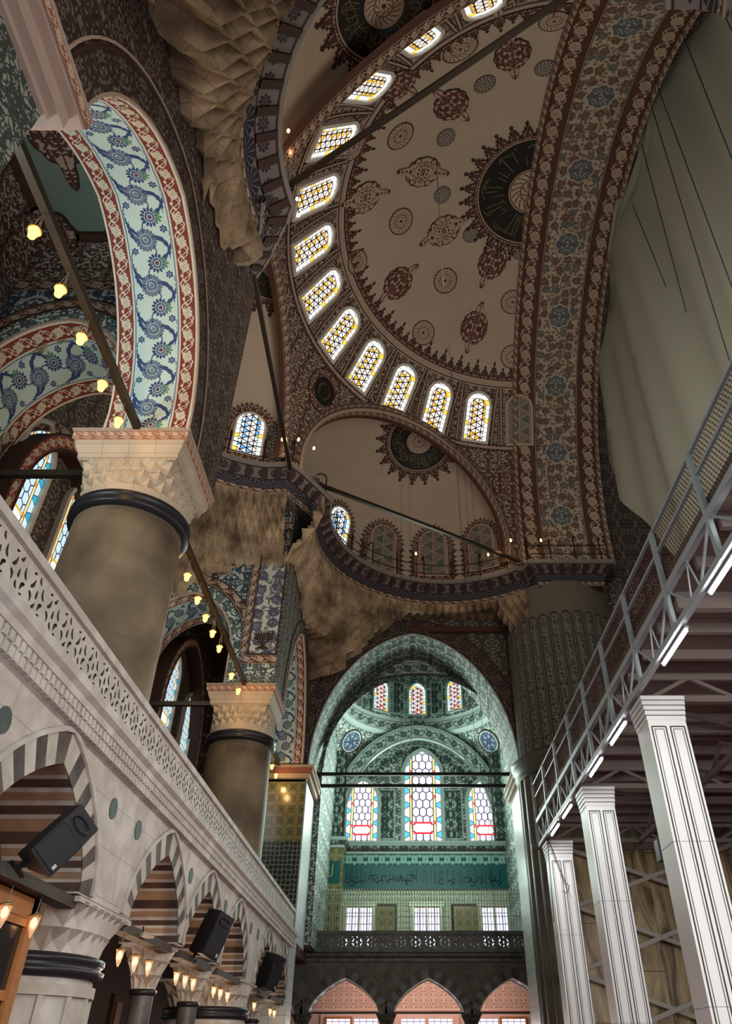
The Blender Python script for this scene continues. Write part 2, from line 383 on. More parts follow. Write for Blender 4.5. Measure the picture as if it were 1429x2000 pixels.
def mk_glass():
    m = bpy.data.materials.new('lamp_glass'); m.use_nodes = True; nt = m.node_tree
    b = nt.nodes['Principled BSDF']; b.inputs['Base Color'].default_value = (0.8, 0.6, 0.45, 1)
    b.inputs['Roughness'].default_value = 0.1; b.inputs['Alpha'].default_value = 0.35
    b.inputs['Emission Color'].default_value = (1, 0.5, 0.2, 1); b.inputs['Emission Strength'].default_value = 0.5
    m.cycles.emission_sampling = 'NONE'; MATS['lamp_glass'] = m
mk_glass()

mat('tile_green_pattern', lambda u, v: mix(mn(curl(u, v, 0.5, 8.0, 0.08) + leafy(u, v, 0.5, 10.0, 0.57), 1.0), (0.27, 0.28, 0.23), (0.045, 0.055, 0.045)))
mat('bay_soffit', lambda u, v: f_bay(u, v))
mat('arch_rim', lambda u, v: C(0.30, 0.29, 0.25))
mat('callig_gold_bright', lambda u, v: C(0.55, 0.45, 0.12), rough=0.4)
mat('reveal_light', f_marble((0.40, 0.27, 0.17), (0.30, 0.19, 0.12), 99, 99, 0))
mat('reveal_dark', f_marble((0.055, 0.032, 0.024), (0.10, 0.06, 0.045), 99, 99, 0))
# stained glass: u in [-w/2,w/2], v from sill upwards; scaled so that w = 1
def lattice(x, y, s):
    ds = []
    par = None
    for a in (0.0, PI/3, 2*PI/3):
        t = (x*math.cos(a)+y*math.sin(a))*s
        d = abs_(frc(t)-0.5); ds.append(0.5-d)
        k = frc(flr(t)*0.5)*2
        par = k if par is None else abs_(par-k)
    return mn(mn(ds[0], ds[1]), ds[2]), par
def f_glass(main, second, bord, s=3.0, h=2.0):
    def f(u, v):
        ys = h-0.5
        d = 0.5 - hyp(u, mx(v-ys, 0.0))
        de, par = lattice(u, v, s)
        n = noise(flr(u*s*1.15), flr(v*s*1.2), 3.1, 0.0)
        c = mix(n > 0.50, main, second)
        c = mix(par, c, (0.95, 0.80, 0.74))
        circ = abs_(frc(v*1.2)-0.5)
        lead = (de < 0.085)
        c = mix(lead, c, (0.004, 0.004, 0.004))
        bn = noise(flr(v*5.0), flr(u*1.0+5), 2.3, 0.0)
        bc = mix(bn > 0.52, bord, mix(bn > 0.58, (0.85, 0.9, 0.85), (1.0, 0.62, 0.08)))
        bc = mix(frc(v*5.0) < 0.10, bc, (0.01, 0.01, 0.01))
        c = mix(d < 0.16, c, bc)
        c = mix(band(d, 0.145, 0.165), c, (0.01, 0.01, 0.01))
        return c
    return f
mat('glass_amber', f_glass((1.0, 0.45, 0.015), (0.95, 0.83, 0.72), (0.85, 0.93, 0.95), 4.3), emit=1.35, sample=False)
mat('glass_blue', f_glass((0.10, 0.35, 0.75), (0.85, 0.95, 0.95), (0.75, 0.95, 0.80), 4.6), emit=1.3, sample=False)
mat('glass_rose', f_glass((0.85, 0.22, 0.18), (0.95, 0.75, 0.85), (0.45, 0.75, 0.75), 4.2, 1.9), emit=1.3, sample=False)
def f_hex(h, white, col, red=(0.85, 0.03, 0.05)):
    def f(u, v):
        ys = h-0.55
        q = hyp(u, mx(v-ys, 0.0)*0.8); d = 0.5-q
        s = 5.2
        y = v*s*0.9; x = u*s + frc(flr(y)*0.5)*1.0
        fx = abs_(frc(x)-0.5); fy = frc(y)
        lead = (mx(0.0, 0.5-fx) < 0.085)*(fy > 0.28) + (abs_(fy - fx*0.56) < 0.075)*(fy < 0.36)
        c = mix(mn(lead, 1), white, (0.06, 0.05, 0.12))
        # red cartouche at the foot, octagon of white in it
        ft = band(v, 0.20, 0.52)*(abs_(u) < 0.26)
        c = mix(ft, c, mix((abs_(u)*0.8 + abs_(v-0.36) < 0.26)*(abs_(v-0.36) < 0.11), red, (1, 0.95, 0.92)))
        c = mix(hyp(u, (v-ys-0.16)) < 0.075, c, red)
        fr = band(d, 0.14, 0.205)
        yk = frc(v*1.45+0.35)
        c = mix(fr, c, mix(yk < 0.14, (1.0, 0.75, 0.25), tuple(0.5*a+0.5*b for a, b in zip(red, (1.0, 0.25, 0.05)))))
        c = mix(band(d, 0.125, 0.145) + band(d, 0.20, 0.22), c, (0.02, 0.03, 0.10))
        bk = abs_(frc(v*2.6)-0.5)
        bc = mix(bk + d*1.2 < 0.25, white, col)
        bc = mix(abs_(bk + d*1.4 - 0.26) < 0.028, bc, (0.02, 0.03, 0.12))
        c = mix(d < 0.125, c, bc)
        return c
    return f
mat('glass_hex', f_hex(2.45, (0.93, 0.90, 1.0), (0.10, 0.62, 0.85)), emit=1.25, sample=False)
mat('glass_hex_tall', f_hex(3.0, (0.93, 0.90, 1.0), (0.10, 0.62, 0.85)), emit=1.25, sample=False)
mat('glass_side', f_hex(2.4, (0.60, 0.80, 0.86), (0.03, 0.42, 0.62), (0.75, 0.45, 0.03)), emit=1.1, sample=False)
mat('pane_white', lambda u, v: mix(mx(frc(u/0.28) < 0.12, frc(v/0.35) < 0.10), (0.80, 0.80, 1.0), (0.22, 0.18, 0.28)), emit=1.6, sample=False)
mat('pane_green', lambda u, v: C(0.55, 0.85, 0.66), emit=0.8, sample=False)
mat('pane_warm', lambda u, v: C(0.6, 0.32, 0.10), emit=0.5, sample=False)
def f_blind(u, v):
    d, par = lattice(u, v, 2.2)
    return mix((d < 0.06), mix(par, (0.20, 0.17, 0.13), (0.11, 0.12, 0.09)), (0.30, 0.24, 0.18))
mat('blind_window_paint', f_blind)
mat('green_vault', lambda u, v: worn((0.20, 0.27, 0.22), 0.2))
mat('window_reveal', lambda u, v: C(0.62, 0.58, 0.52))
mat('carpet', lambda u, v: mix(curl(u, v, 0.6, 3.0, 0.06), (0.28, 0.04, 0.03), (0.05, 0.06, 0.12)))
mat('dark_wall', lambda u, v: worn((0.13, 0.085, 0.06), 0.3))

# ------------------------------------------------------------------ mesh builder
def V(*a): return Vector(a)
class MB:
    def __init__(s): s.v = []; s.f = []; s.uv = []; s.m = []; s.sm = []
    def face(s, pts, uvs=None, m=0, sm=False):
        pts = [Vector(p) for p in pts]
        if uvs is None:
            n = Vector((0, 0, 0))
            for i in range(len(pts)):
                a, b = pts[i], pts[(i+1) % len(pts)]
                n += Vector(((a.y-b.y)*(a.z+b.z), (a.z-b.z)*(a.x+b.x), (a.x-b.x)*(a.y+b.y)))
            if n.length < 1e-12: return
            n.normalize()
            if abs(n.z) > 0.85: uvs = [(p.x, p.y) for p in pts]
            else:
                t = Vector((-n.y, n.x, 0)).normalized()
                if abs(t.x) > abs(t.y): t = t if t.x > 0 else -t
                else: t = t if t.y > 0 else -t
                uvs = [(p.dot(t), p.z) for p in pts]
        i0 = len(s.v); s.v += [tuple(p) for p in pts]
        s.f.append(tuple(range(i0, i0+len(pts)))); s.uv += [tuple(q) for q in uvs]; s.m.append(m); s.sm.append(sm)
    def grid(s, fn, nu, nv, m=0, uvf=None, sm=True, mf=None):
        "shared-vertex grid; fn(i,j)->point, uvf(i,j)->uv"
        i0 = len(s.v)
        for j in range(nv+1):
            for i in range(nu+1): s.v.append(tuple(fn(i/nu, j/nv)))
        for j in range(nv):
            for i in range(nu):
                a = i0+j*(nu+1)+i
                s.f.append((a, a+1, a+nu+2, a+nu+1))
                q = [(i/nu, j/nv), ((i+1)/nu, j/nv), ((i+1)/nu, (j+1)/nv), (i/nu, (j+1)/nv)]
                s.uv += [uvf(*t) if uvf else t for t in q]
                s.m.append(mf(i/nu, (j+0.5)/nv) if mf else m); s.sm.append(sm)
    def box(s, a, b, m=0):
        x0, y0, z0 = a; x1, y1, z1 = b
        P = [V(x0,y0,z0),V(x1,y0,z0),V(x1,y1,z0),V(x0,y1,z0),V(x0,y0,z1),V(x1,y0,z1),V(x1,y1,z1),V(x0,y1,z1)]
        for q in ((0,3,2,1),(4,5,6,7),(0,1,5,4),(2,3,7,6),(1,2,6,5),(3,0,4,7)): s.face([P[k] for k in q], None, m)
    def obox(s, c, ax, m=0):
        "oriented box, ax = three half-extent vectors"
        c = Vector(c); X, Y, Z = [Vector(a) for a in ax]
        P = [c+sx*X+sy*Y+sz*Z for sz in (-1,1) for sx, sy in ((-1,-1),(1,-1),(1,1),(-1,1))]
        for q in ((0,3,2,1),(4,5,6,7),(0,1,5,4),(2,3,7,6),(1,2,6,5),(3,0,4,7)): s.face([P[k] for k in q], None, m)
    def bar(s, a, b, w, h=None, m=0, up=(0,0,1)):
        a = Vector(a); b = Vector(b); d = b-a; L = d.length
        if L < 1e-6: return
        d /= L; up = Vector(up)
        x = d.cross(up)
        if x.length < 1e-3: x = d.cross(Vector((1,0,0)))
        x.normalize(); z = x.cross(d).normalized()
        s.obox((a+b)/2, (x*w/2, d*L/2, z*(h or w)/2), m)
    def tube(s, pts, r, n=8, m=0):
        pts = [Vector(p) for p in pts]; rr = r if isinstance(r, (list, tuple)) else [r]*len(pts)
        rings = []; prev = None
        for i, p in enumerate(pts):
            d = (pts[min(i+1, len(pts)-1)]-pts[max(i-1, 0)]).normalized()
            x = d.cross(Vector((0,0,1))) if prev is None else prev - d*prev.dot(d)
            if x.length < 1e-3: x = d.cross(Vector((1,0,0)))
            x.normalize(); prev = x; y = d.cross(x)
            rings.append([p + (x*math.cos(2*PI*k/n)+y*math.sin(2*PI*k/n))*rr[i] for k in range(n)])
        i0 = len(s.v)
        for R in rings: s.v += [tuple(q) for q in R]
        for j in range(len(rings)-1):
            for k in range(n):
                a = i0+j*n+k; b = i0+j*n+(k+1) % n
                s.f.append((a, b, b+n, a+n)); s.uv += [(k/n, j), ((k+1)/n, j), ((k+1)/n, j+1), (k/n, j+1)]
                s.m.append(m); s.sm.append(True)
        for base, flip in ((i0, 1), (i0+(len(rings)-1)*n, 0)):
            f = [base+k for k in range(n)]
            if flip: f.reverse()
            s.f.append(tuple(f)); s.uv += [(0, 0)]*n; s.m.append(m); s.sm.append(False)
    def lathe(s, prof, c=(0,0,0), n=32, m=0, a0=0, a1=2*PI, sm=True, rf=None):
        c = Vector(c); K = len(prof)-1
        ln = [0]
        for a, b in zip(prof, prof[1:]): ln.append(ln[-1]+math.hypot(b[0]-a[0], b[1]-a[1]))
        R0 = max(p[0] for p in prof)
        def fn(i, j):
            k = min(int(round(j*K)), K); r, z = prof[k]; a = a0+(a1-a0)*i
            if rf: r = rf(a, r, z)
            return c+Vector((r*math.cos(a), r*math.sin(a), z))
        s.grid(fn, n, K, m, lambda i, j: ((a0+(a1-a0)*i)*R0, prof[min(int(round(j*K)), K)][1]), sm)
    def build(s, name, mats, parent=None, clip=None, merge=0, **props):
        me = bpy.data.meshes.new(name); me.from_pydata(s.v, [], s.f)
        ul = me.uv_layers.new(name='UVMap'); fl = [c for q in s.uv for c in q]
        ul.data.foreach_set('uv', fl)
        me.polygons.foreach_set('material_index', s.m); me.polygons.foreach_set('use_smooth', s.sm)
        for mm in (mats if isinstance(mats, (list, tuple)) else [mats]): me.materials.append(MATS[mm])
        if clip:
            bm = bmesh.new(); bm.from_mesh(me)
            for co, no in clip:
                g = bm.verts[:]+bm.edges[:]+bm.faces[:]
                bmesh.ops.bisect_plane(bm, geom=g, plane_co=co, plane_no=no, clear_outer=True)
            bm.to_mesh(me); bm.free()
        me.update()
        o = bpy.data.objects.new(name, me); COL.objects.link(o)
        if parent: o.parent = parent
        for k, v in props.items(): o[k] = v
        return o
def struct(o): o['kind'] = 'structure'; return o
def thing(name, label, cat, loc=(0,0,0), group=None, rz=0):
    o = bpy.data.objects.new(name, None); COL.objects.link(o); o.location = loc; o.rotation_euler[2] = rz
    o.empty_display_size = 0.2; o['label'] = label; o['category'] = cat
    if group: o['group'] = group
    return o
def tag(o, label, cat, group=None):
    o['label'] = label; o['category'] = cat
    if group: o['group'] = group
    return o
def dup(root, loc, label=None, rz=None):
    r = root.copy(); COL.objects.link(r); r.location = loc
    if rz is not None: r.rotation_euler[2] = rz
    if label: r['label'] = label
    for ch in list(root.children):
        c = ch.copy(); COL.objects.link(c); c.parent = r
        for g in list(ch.children):
            d = g.copy(); COL.objects.link(d); d.parent = c
    return r
CT, ST = math.cos(PITCH), math.sin(PITCH)
def ray(u, v):
    "direction of sight through a measured point of the survey photograph"
    cx = (u-PX)/FPX; cy = (PY-v)/FPX
    return Vector((cx, CT-cy*ST, ST+cy*CT))
def onx(u, v, x): d = ray(u, v); return EYE+d*(x/d.x)
def ony(u, v, y): d = ray(u, v); return EYE+d*(y/d.y)
def onz(u, v, z): d = ray(u, v); return EYE+d*((z-EYE.z)/d.z)
def onsph(u, v, c, R):
    d = ray(u, v).normalized(); oc = EYE-Vector(c); b = oc.dot(d); q = b*b-(oc.length_squared-R*R)
    return EYE+d*(-b+math.sqrt(max(q, 0)))
class Frame:
    "wall frame: u along U, d depth along D, z up"
    def __init__(s, O, U, D): s.O = Vector(O); s.U = Vector(U).normalized(); s.D = Vector(D).normalized()
    def __call__(s, u, d, z): return s.O + s.U*u + s.D*d + Vector((0, 0, z))
def apts(h, rise, k=0.25, n=20, stilt=0.0):
    "arch intrados from left foot to right foot"
    P = []
    for i in range(n+1):
        t = PI*i/n; x = -h*math.cos(t); q = min(abs(x)/h, 1.0)
        P.append((x, stilt + rise*((1-k)*math.sqrt(max(0, 1-q*q)) + k*(1-q))))
    if stilt: P = [(-h, 0)]+P+[(h, 0)]
    return P
def offs(P, w):
    "offset arch outwards by w"
    Q = []
    for i, p in enumerate(P):
        a = P[max(i-1, 0)]; b = P[min(i+1, len(P)-1)]
        dx, dz = b[0]-a[0], b[1]-a[1]; L = math.hypot(dx, dz) or 1
        nx, nz = -dz/L, dx/L
        if i == 0 or i == len(P)-1: nx, nz = (-1 if i == 0 else 1), 0
        Q.append((p[0]+nx*w, p[1]+nz*w))
    return Q
def archwall(mb, F, u0, u1, z0, z1, arches, th, m=0, ms=1, back=True):
    "arches: (uc, h, zs, rise, k, foot z)"
    vm = 1.6 if 2.0 < th < 2.3 else th
    cur = u0
    for (uc, h, zs, rise, k, zf) in sorted(arches):
        P = [(uc+x, zs+z) for x, z in apts(h, rise, k, 24)]
        mb.face([F(cur, 0, z0), F(P[0][0], 0, z0), F(P[0][0], 0, z1), F(cur, 0, z1)], None, m)
        if back: mb.face([F(cur, th, z0), F(P[0][0], th, z0), F(P[0][0], th, z1), F(cur, th, z1)], None, m)
        for a, b in zip(P, P[1:]):
            mb.face([F(a[0], 0, a[1]), F(b[0], 0, b[1]), F(b[0], 0, z1), F(a[0], 0, z1)], None, m)
            if back: mb.face([F(a[0], th, a[1]), F(b[0], th, b[1]), F(b[0], th, z1), F(a[0], th, z1)], None, m)
        L = 0
        Q = [(P[0][0], zf)]+P+[(P[-1][0], zf)]
        for a, b in zip(Q, Q[1:]):
            l = math.hypot(b[0]-a[0], b[1]-a[1])
            mb.face([F(a[0], 0, a[1]), F(b[0], 0, b[1]), F(b[0], th, b[1]), F(a[0], th, a[1])],
                    [(L, 0), (L+l, 0), (L+l, vm), (L, vm)], ms); L += l
        if zf > z0+0.01:
            mb.face([F(P[0][0], 0, z0), F(P[-1][0], 0, z0), F(P[-1][0], 0, zf), F(P[0][0], 0, zf)], None, m)
        cur = P[-1][0]
    mb.face([F(cur, 0, z0), F(u1, 0, z0), F(u1, 0, z1), F(cur, 0, z1)], None, m)
    if back: mb.face([F(cur, th, z0), F(u1, th, z0), F(u1, th, z1), F(cur, th, z1)], None, m)
    mb.face([F(u0, 0, z1), F(u1, 0, z1), F(u1, th, z1), F(u0, th, z1)], None, m)
    segs = []; c_ = u0
    for (uc, h, zs, rise, k, zf) in sorted(arches):
        segs.append((c_, uc-h)); c_ = uc+h
    segs.append((c_, u1))
    for a_, b_ in segs: mb.face([F(a_, 0, z0), F(b_, 0, z0), F(b_, th, z0), F(a_, th, z0)], None, m)
    for uu in (u0, u1): mb.face([F(uu, 0, z0), F(uu, th, z0), F(uu, th, z1), F(uu, 0, z1)], None, m)
def archband(mb, F, P, w0, w1, d0, d1, m=0, ms=None):
    "raised band following an arch between offsets w0..w1, front at d0, back at d1"
    A = offs(P, w0) if w0 else P; B = offs(P, w1); L = 0
    for i in range(len(P)-1):
        a, b, c, d = A[i], A[i+1], B[i+1], B[i]
        l = math.hypot(c[0]-d[0], c[1]-d[1])
        mm = m(i) if callable(m) else m
        mb.face([F(a[0], d0, a[1]), F(b[0], d0, b[1]), F(c[0], d0, c[1]), F(d[0], d0, d[1])],
                [(L, 0), (L+l, 0), (L+l, w1-w0), (L, w1-w0)], mm)
        mb.face([F(a[0], d0, a[1]), F(b[0], d0, b[1]), F(b[0], d1, b[1]), F(a[0], d1, a[1])],
                [(L, 0), (L+l, 0), (L+l, abs(d1-d0)), (L, abs(d1-d0))], mm if ms is None else ms(i))
        mb.face([F(c[0], d0, c[1]), F(d[0], d0, d[1]), F(d[0], d1, d[1]), F(c[0], d1, c[1])], None, mm)
        L += l
def polyplate(mb, F, poly, d0, m=0, holes=(), uvf=None, th=None, mside=None):
    "flat plate from 2d outline with holes, optional thickness"
    loops = [[Vector((p[0], p[1], 0)) for p in poly]]+[[Vector((p[0], p[1], 0)) for p in h] for h in holes]
    flat = [p for l in loops for p in l]
    tri = geometry.tessellate_polygon(loops)
    for dd in ([d0] if th is None else [d0, d0+th]):
        i0 = len(mb.v); mb.v += [tuple(F(p.x, dd, p.y)) for p in flat]
        for t in tri:
            mb.f.append(tuple(i0+k for k in t)); mb.uv += [(uvf(flat[k].x, flat[k].y) if uvf else (flat[k].x, flat[k].y)) for k in t]
            mb.m.append(m); mb.sm.append(False)
    if th is not None:
        for l in loops:
            for a, b in zip(l, l[1:]+l[:1]):
                mb.face([F(a.x, d0, a.y), F(b.x, d0, b.y), F(b.x, d0+th, b.y), F(a.x, d0+th, a.y)], None, m if mside is None else mside)

# ================================================================== STRUCTURE: semi-domes
YC = 15.8; AX = V(5.5, YC, 20.3); RM = 11.0
DIR = V(0.84, 0.543, 0).normalized(); NF = V(-DIR.y, DIR.x, 0); NN = V(NF.x, -NF.y, 0)
P0 = V(5.5, YC, 0)+NF*9.5; P1 = V(5.5, YC, 0)+NN*9.5
EXF = V(1.3, 22.9, 20.3); EXN = V(1.3, 2*YC-22.9, 20.3); EXL = V(-4.4, YC, 20.3)
RE, RL = 6.1, 4.5
def sph_grid(mb, c, R, a0, a1, z0, nu=96, nv=40, mf=None, m=0):
    e0 = math.asin((z0-c.z)/R)
    def fn(i, j):
        a = a0+(a1-a0)*i; e = e0+(PI/2-e0)*j
        return c+V(math.cos(e)*math.cos(a), math.cos(e)*math.sin(a), math.sin(e))*R
    mb.grid(fn, nu, nv, m, lambda i, j: ((a0+(a1-a0)*i)*R*0.8, (e0+(PI/2-e0)*j)*R), True, mf)
def tangent(c, R, p, lift=0.03, roll=0.0):
    n = (p-c).normalized(); t = V(-n.y, n.x, 0)
    if t.length < 0.2: t = V(0, 1, 0)
    t = (t - n*t.dot(n)).normalized(); u = n.cross(t)
    if u.z < 0: u = -u; 
    if roll: t, u = t*math.cos(roll)+u*math.sin(roll), u*math.cos(roll)-t*math.sin(roll)
    def f(x, y, l=0.0):
        q = p+t*x+u*y
        return c+(q-c).normalized()*(R-lift-l)
    return f
def fan(mb, f, outline, m, lift=0.0, sc=1.0, rings=3):
    n = len(outline); i0 = len(mb.v); mb.v.append(tuple(f(0, 0, lift)))
    for k in range(1, rings+1):
        for x, y in outline: mb.v.append(tuple(f(x*k/rings, y*k/rings, lift)))
    def uv(k, i): x, y = outline[i % n]; return (x*k/rings/sc, y*k/rings/sc)
    for i in range(n):
        mb.f.append((i0, i0+1+i, i0+1+(i+1) % n)); mb.uv += [(0, 0), uv(1, i), uv(1, i+1)]; mb.m.append(m); mb.sm.append(True)
        for k in range(1, rings):
            a = i0+1+(k-1)*n+i; b = i0+1+(k-1)*n+(i+1) % n
            mb.f.append((a, a+n, b+n, b)); mb.uv += [uv(k, i), uv(k+1, i), uv(k+1, i+1), uv(k, i+1)]; mb.m.append(m); mb.sm.append(True)
def circ(r, n=32): return [(r*math.cos(2*PI*i/n), r*math.sin(2*PI*i/n)) for i in range(n)]
def ringpts(mb, f, r0, r1, m, lift=0.0, n=64, a0=0, a1=2*PI, sc=1.0):
    for i in range(n):
        a, b = a0+(a1-a0)*i/n, a0+(a1-a0)*(i+1)/n
        q = [(r0, a), (r1, a), (r1, b), (r0, b)]
        pts = [(r*math.cos(t), r*math.sin(t)) for r, t in q]
        mb.face([f(x, y, lift) for x, y in pts], [(x/sc, y/sc) for x, y in pts], m, True)
TOOTH = [(-.5, 0), (-.5, .22), (-.36, .30), (-.42, .42), (-.22, .48), (-.27, .62), (-.09, .66), (-.08, .78), (-.15, .86), (0, 1.0)]
TOOTH = TOOTH+[(-x, y) for x, y in TOOTH[-2::-1]]
def tooth(mb, g, w, h, md, ml, lift=0.0):
    "crown-shaped fringe tooth; g(x,y,lift)"
    for sc_, m, l in ((1.0, md, lift), (0.74, ml, lift+0.015)):
        i0 = len(mb.v); pts = [(x*w*(sc_ if y > 0 else 1), y*h*sc_) for x, y in TOOTH]
        n = len(pts)
        for a, b in zip(range(n//2), range(n-1, n//2, -1)):
            if b-a <= 1: break
            q = [pts[a], pts[a+1], pts[b-1], pts[b]]
            if a+1 == b-1: q = [pts[a], pts[a+1], pts[b]]
            mb.face([g(x, y, l) for x, y in q], q, m, True)
def roundel_fringe(mb, f, R1, R2, h, nt, mi):
    "mi: black, gold, pale ring, dark line, fringe"
    blk, gold, pale, dark, fr, lattice_m = mi
    ringpts(mb, f, R1, R2, blk, 0.02); ringpts(mb, f, R2, R2+0.06, pale, 0.025); ringpts(mb, f, R1-0.05, R1, pale, 0.03)
    fan(mb, f, circ(R1-0.05, 48), lattice_m, 0.025, R1)
    ringpts(mb, f, R2+0.06, R2+h*0.35, dark, 0.02)
    for i in range(nt):
        a = 2*PI*i/nt; w = 2*PI*(R2+h*0.4)/nt
        def g(x, y, l=0.0, a=a):
            r = R2+0.12+y; t = a + x/(R2+h*0.5)
            return f(r*math.cos(t), r*math.sin(t), l)
        tooth(mb, g, w, h, dark, fr, 0.02)
    rnd = random.Random(int(R2*100))
    def stroke(pts, w):
        P = [V(math.cos(t)*r, math.sin(t)*r, 0) for r, t in pts]
        for i in range(len(P)-1):
            d = (P[i+1]-P[i]); 
            if d.length < 1e-5: continue
            n = V(-d.y, d.x, 0).normalized()*w
            q = [P[i]-n, P[i+1]-n, P[i+1]+n, P[i]+n]
            mb.face([f(p.x, p.y, 0.035) for p in q], [(0, 0)]*4, gold, True)
    W = R2-R1; nst = int(22*R2)
    for i in range(nst):
        a = 2*PI*(i+rnd.uniform(-.2, .2))/nst
        r0 = R1+W*rnd.uniform(.08, .3); r1 = R1+W*rnd.uniform(.55, .92)
        stroke([(r0, a), (r1, a+rnd.uniform(-.03, .03))], 0.017*R2/2)
        c = R1+W*rnd.uniform(.25, .8); rr = W*rnd.uniform(.08, .2); a2 = a+rnd.uniform(.0, .2); s0 = rnd.uniform(0, 6)
        stroke([(c+rr*math.cos(s0+t*.45), a2+rr*1.6*math.sin(s0+t*.45)/c) for t in range(11)], 0.015*R2/2)
    for k in range(7):
        a = rnd.uniform(0, 6.28); L = rnd.uniform(.5, .9); rb = R1+W*rnd.uniform(.2, .8)
        stroke([(rb+W*.12*math.sin(t*.6), a+L*t/14) for t in range(15)], 0.018*R2/2)
def cartouche_outline(w, h):
    P = []
    for i in range(72):
        a = 2*PI*i/72; x, y = math.cos(a), math.sin(a)
        r = 1.0 + 0.07*abs(math.cos(a*6)) - 0.05
        t = abs(math.sin(a))
        tip = max(0, (t-0.955)/0.045)**1.6
        r *= 1+0.58*tip
        P.append((x*r*w, y*r*h))
    return P
# windows set on a curved or flat surface
def win_outline(w, h, n=14, inset=0.0, point=0.0):
    r = w/2-inset; ys = h-w/2-point
    if point < 0: return [(-r, 0), (r, 0), (r, h), (0, h), (-r, h)]
    if point:
        return [(-r, 0), (r, 0)]+[(r*math.cos(PI*i/16)*1.0, ys+(h-ys)*((math.sin(PI*i/16)**0.9)*0.80+0.20*(1-abs(math.cos(PI*i/16))))) for i in range(17)]
    P = [(-r, inset), (r, inset)]
    for i in range(n+1):
        a = PI*i/n
        P.append((r*math.cos(a), ys+r*math.sin(a)+(point*(1-abs(math.cos(a)))**1.0 if point else 0)))
    return P
def window_obj(idx, c, x, y, n, w, h, glass, frame_m='window_reveal', fr=0.09, depth=0.10, point=0.0, label=None, grp=None):
    "c sill centre on the wall surface, x right, y up, n towards the room"
    c = Vector(c); x = Vector(x).normalized(); y = Vector(y).normalized(); n = Vector(n).normalized()
    root = bpy.data.objects.new('window_%d' % idx, None); COL.objects.link(root); root['kind'] = 'structure'
    if label: root['label'] = label
    O = win_outline(w+2*fr, h+2*fr, 14, 0, point); I = win_outline(w, h, 14, 0, point)
    O = [(p[0], p[1]-fr) for p in O]
    f = MB()
    for a, b, p, q in zip(O, O[1:]+O[:1], I, I[1:]+I[:1]):
        def T(s_, d): return c+x*s_[0]+y*s_[1]+n*d
        f.face([T(a, depth), T(b, depth), T(q, depth), T(p, depth)], None, 0)
        f.face([T(a, depth), T(b, depth), T(b, -0.05), T(a, -0.05)], None, 0)
        f.face([T(p, depth), T(q, depth), T(q, 0.0), T(p, 0.0)], None, 0)
    f.build('window_frame', frame_m, root)
    g = MB(); g.face([c+x*p[0]+y*p[1]+n*0.03 for p in I], [(p[0]/w, p[1]/w) for p in I], 0)
    g.build('window_pane', glass, root)
    return root
def surf_frame(c, R, az, z):
    e = math.asin((z-c.z)/R); p = c+V(math.cos(e)*math.cos(az), math.cos(e)*math.sin(az), math.sin(e))*R
    n = (c-p).normalized(); x = V(-math.sin(az), math.cos(az), 0); x = -x
    y = x.cross(n); 
    if y.z < 0: y = -y
    return p, x, y, n
def chord_frame(c, R, az, z, h):
    p, x, y, n = surf_frame(c, R, az, z)
    e = math.asin((z-c.z)/R)+2*math.asin(min(.9, h/(2*R)))
    q = c+V(math.cos(e)*math.cos(az), math.cos(e)*math.sin(az), math.sin(e))*R
    y = (q-p).normalized(); n = x.cross(y)
    if n.dot(c-p) < 0: n = -n
    return p, x, y, n
DM = ['plaster', 'ornament_brown', 'dark_line', 'light_line', 'medallion', 'medallion_blue', 'cartouche', 'callig_black', 'callig_gold', 'fringe', 'cartouche_light', 'ornament_dark']
# --- the great semi-dome
mb = MB()
ZF = 27.75
def mfm(i, j):
    e0 = math.asin((19.2-20.3)/RM); e = e0+(PI/2-e0)*j
    return 1 if 20.3+RM*math.sin(e) < ZF else 0
sph_grid(mb, AX, RM, PI/2-0.05, 3*PI/2+0.05, 19.2, 120, 60, mfm)
def ringline(mb, c, R, z, w, m, a0, a1, n=90, lift=0.025):
    e = math.asin((z-c.z)/R); de = w/R
    for i in range(n):
        q = []
        for a, ee in ((a0+(a1-a0)*i/n, e), (a0+(a1-a0)*(i+1)/n, e), (a0+(a1-a0)*(i+1)/n, e+de), (a0+(a1-a0)*i/n, e+de)):
            q.append(c+V(math.cos(ee)*math.cos(a), math.cos(ee)*math.sin(a), math.sin(ee))*(R-lift))
        mb.face(q, [(0, 0)]*4, m, True)
for z_, w_, m_ in ((27.72, 0.05, 2), (27.80, 0.16, 3), (27.96, 0.05, 2), (25.15, 0.05, 2), (25.22, 0.12, 3), (25.36, 0.05, 2)):
    ringline(mb, AX, RM, z_, w_, m_, PI/2, 3*PI/2)
NT = 54
for i in range(NT):
    az = PI/2+PI*(i+.5)/NT; e = math.asin((28.0-20.3)/RM)
    def g(x, y, l=0.0, az=az, e=e):
        ee = e+y/RM; a = az+x/(RM*math.cos(e))
        return AX+V(math.cos(ee)*math.cos(a), math.cos(ee)*math.sin(a), math.sin(ee))*(RM-0.025-l)
    big = i % 2 == 0
    tooth(mb, g, PI*RM*math.cos(e)/NT*1.02, 0.86 if big else 0.6, 2, 9, 0.0)
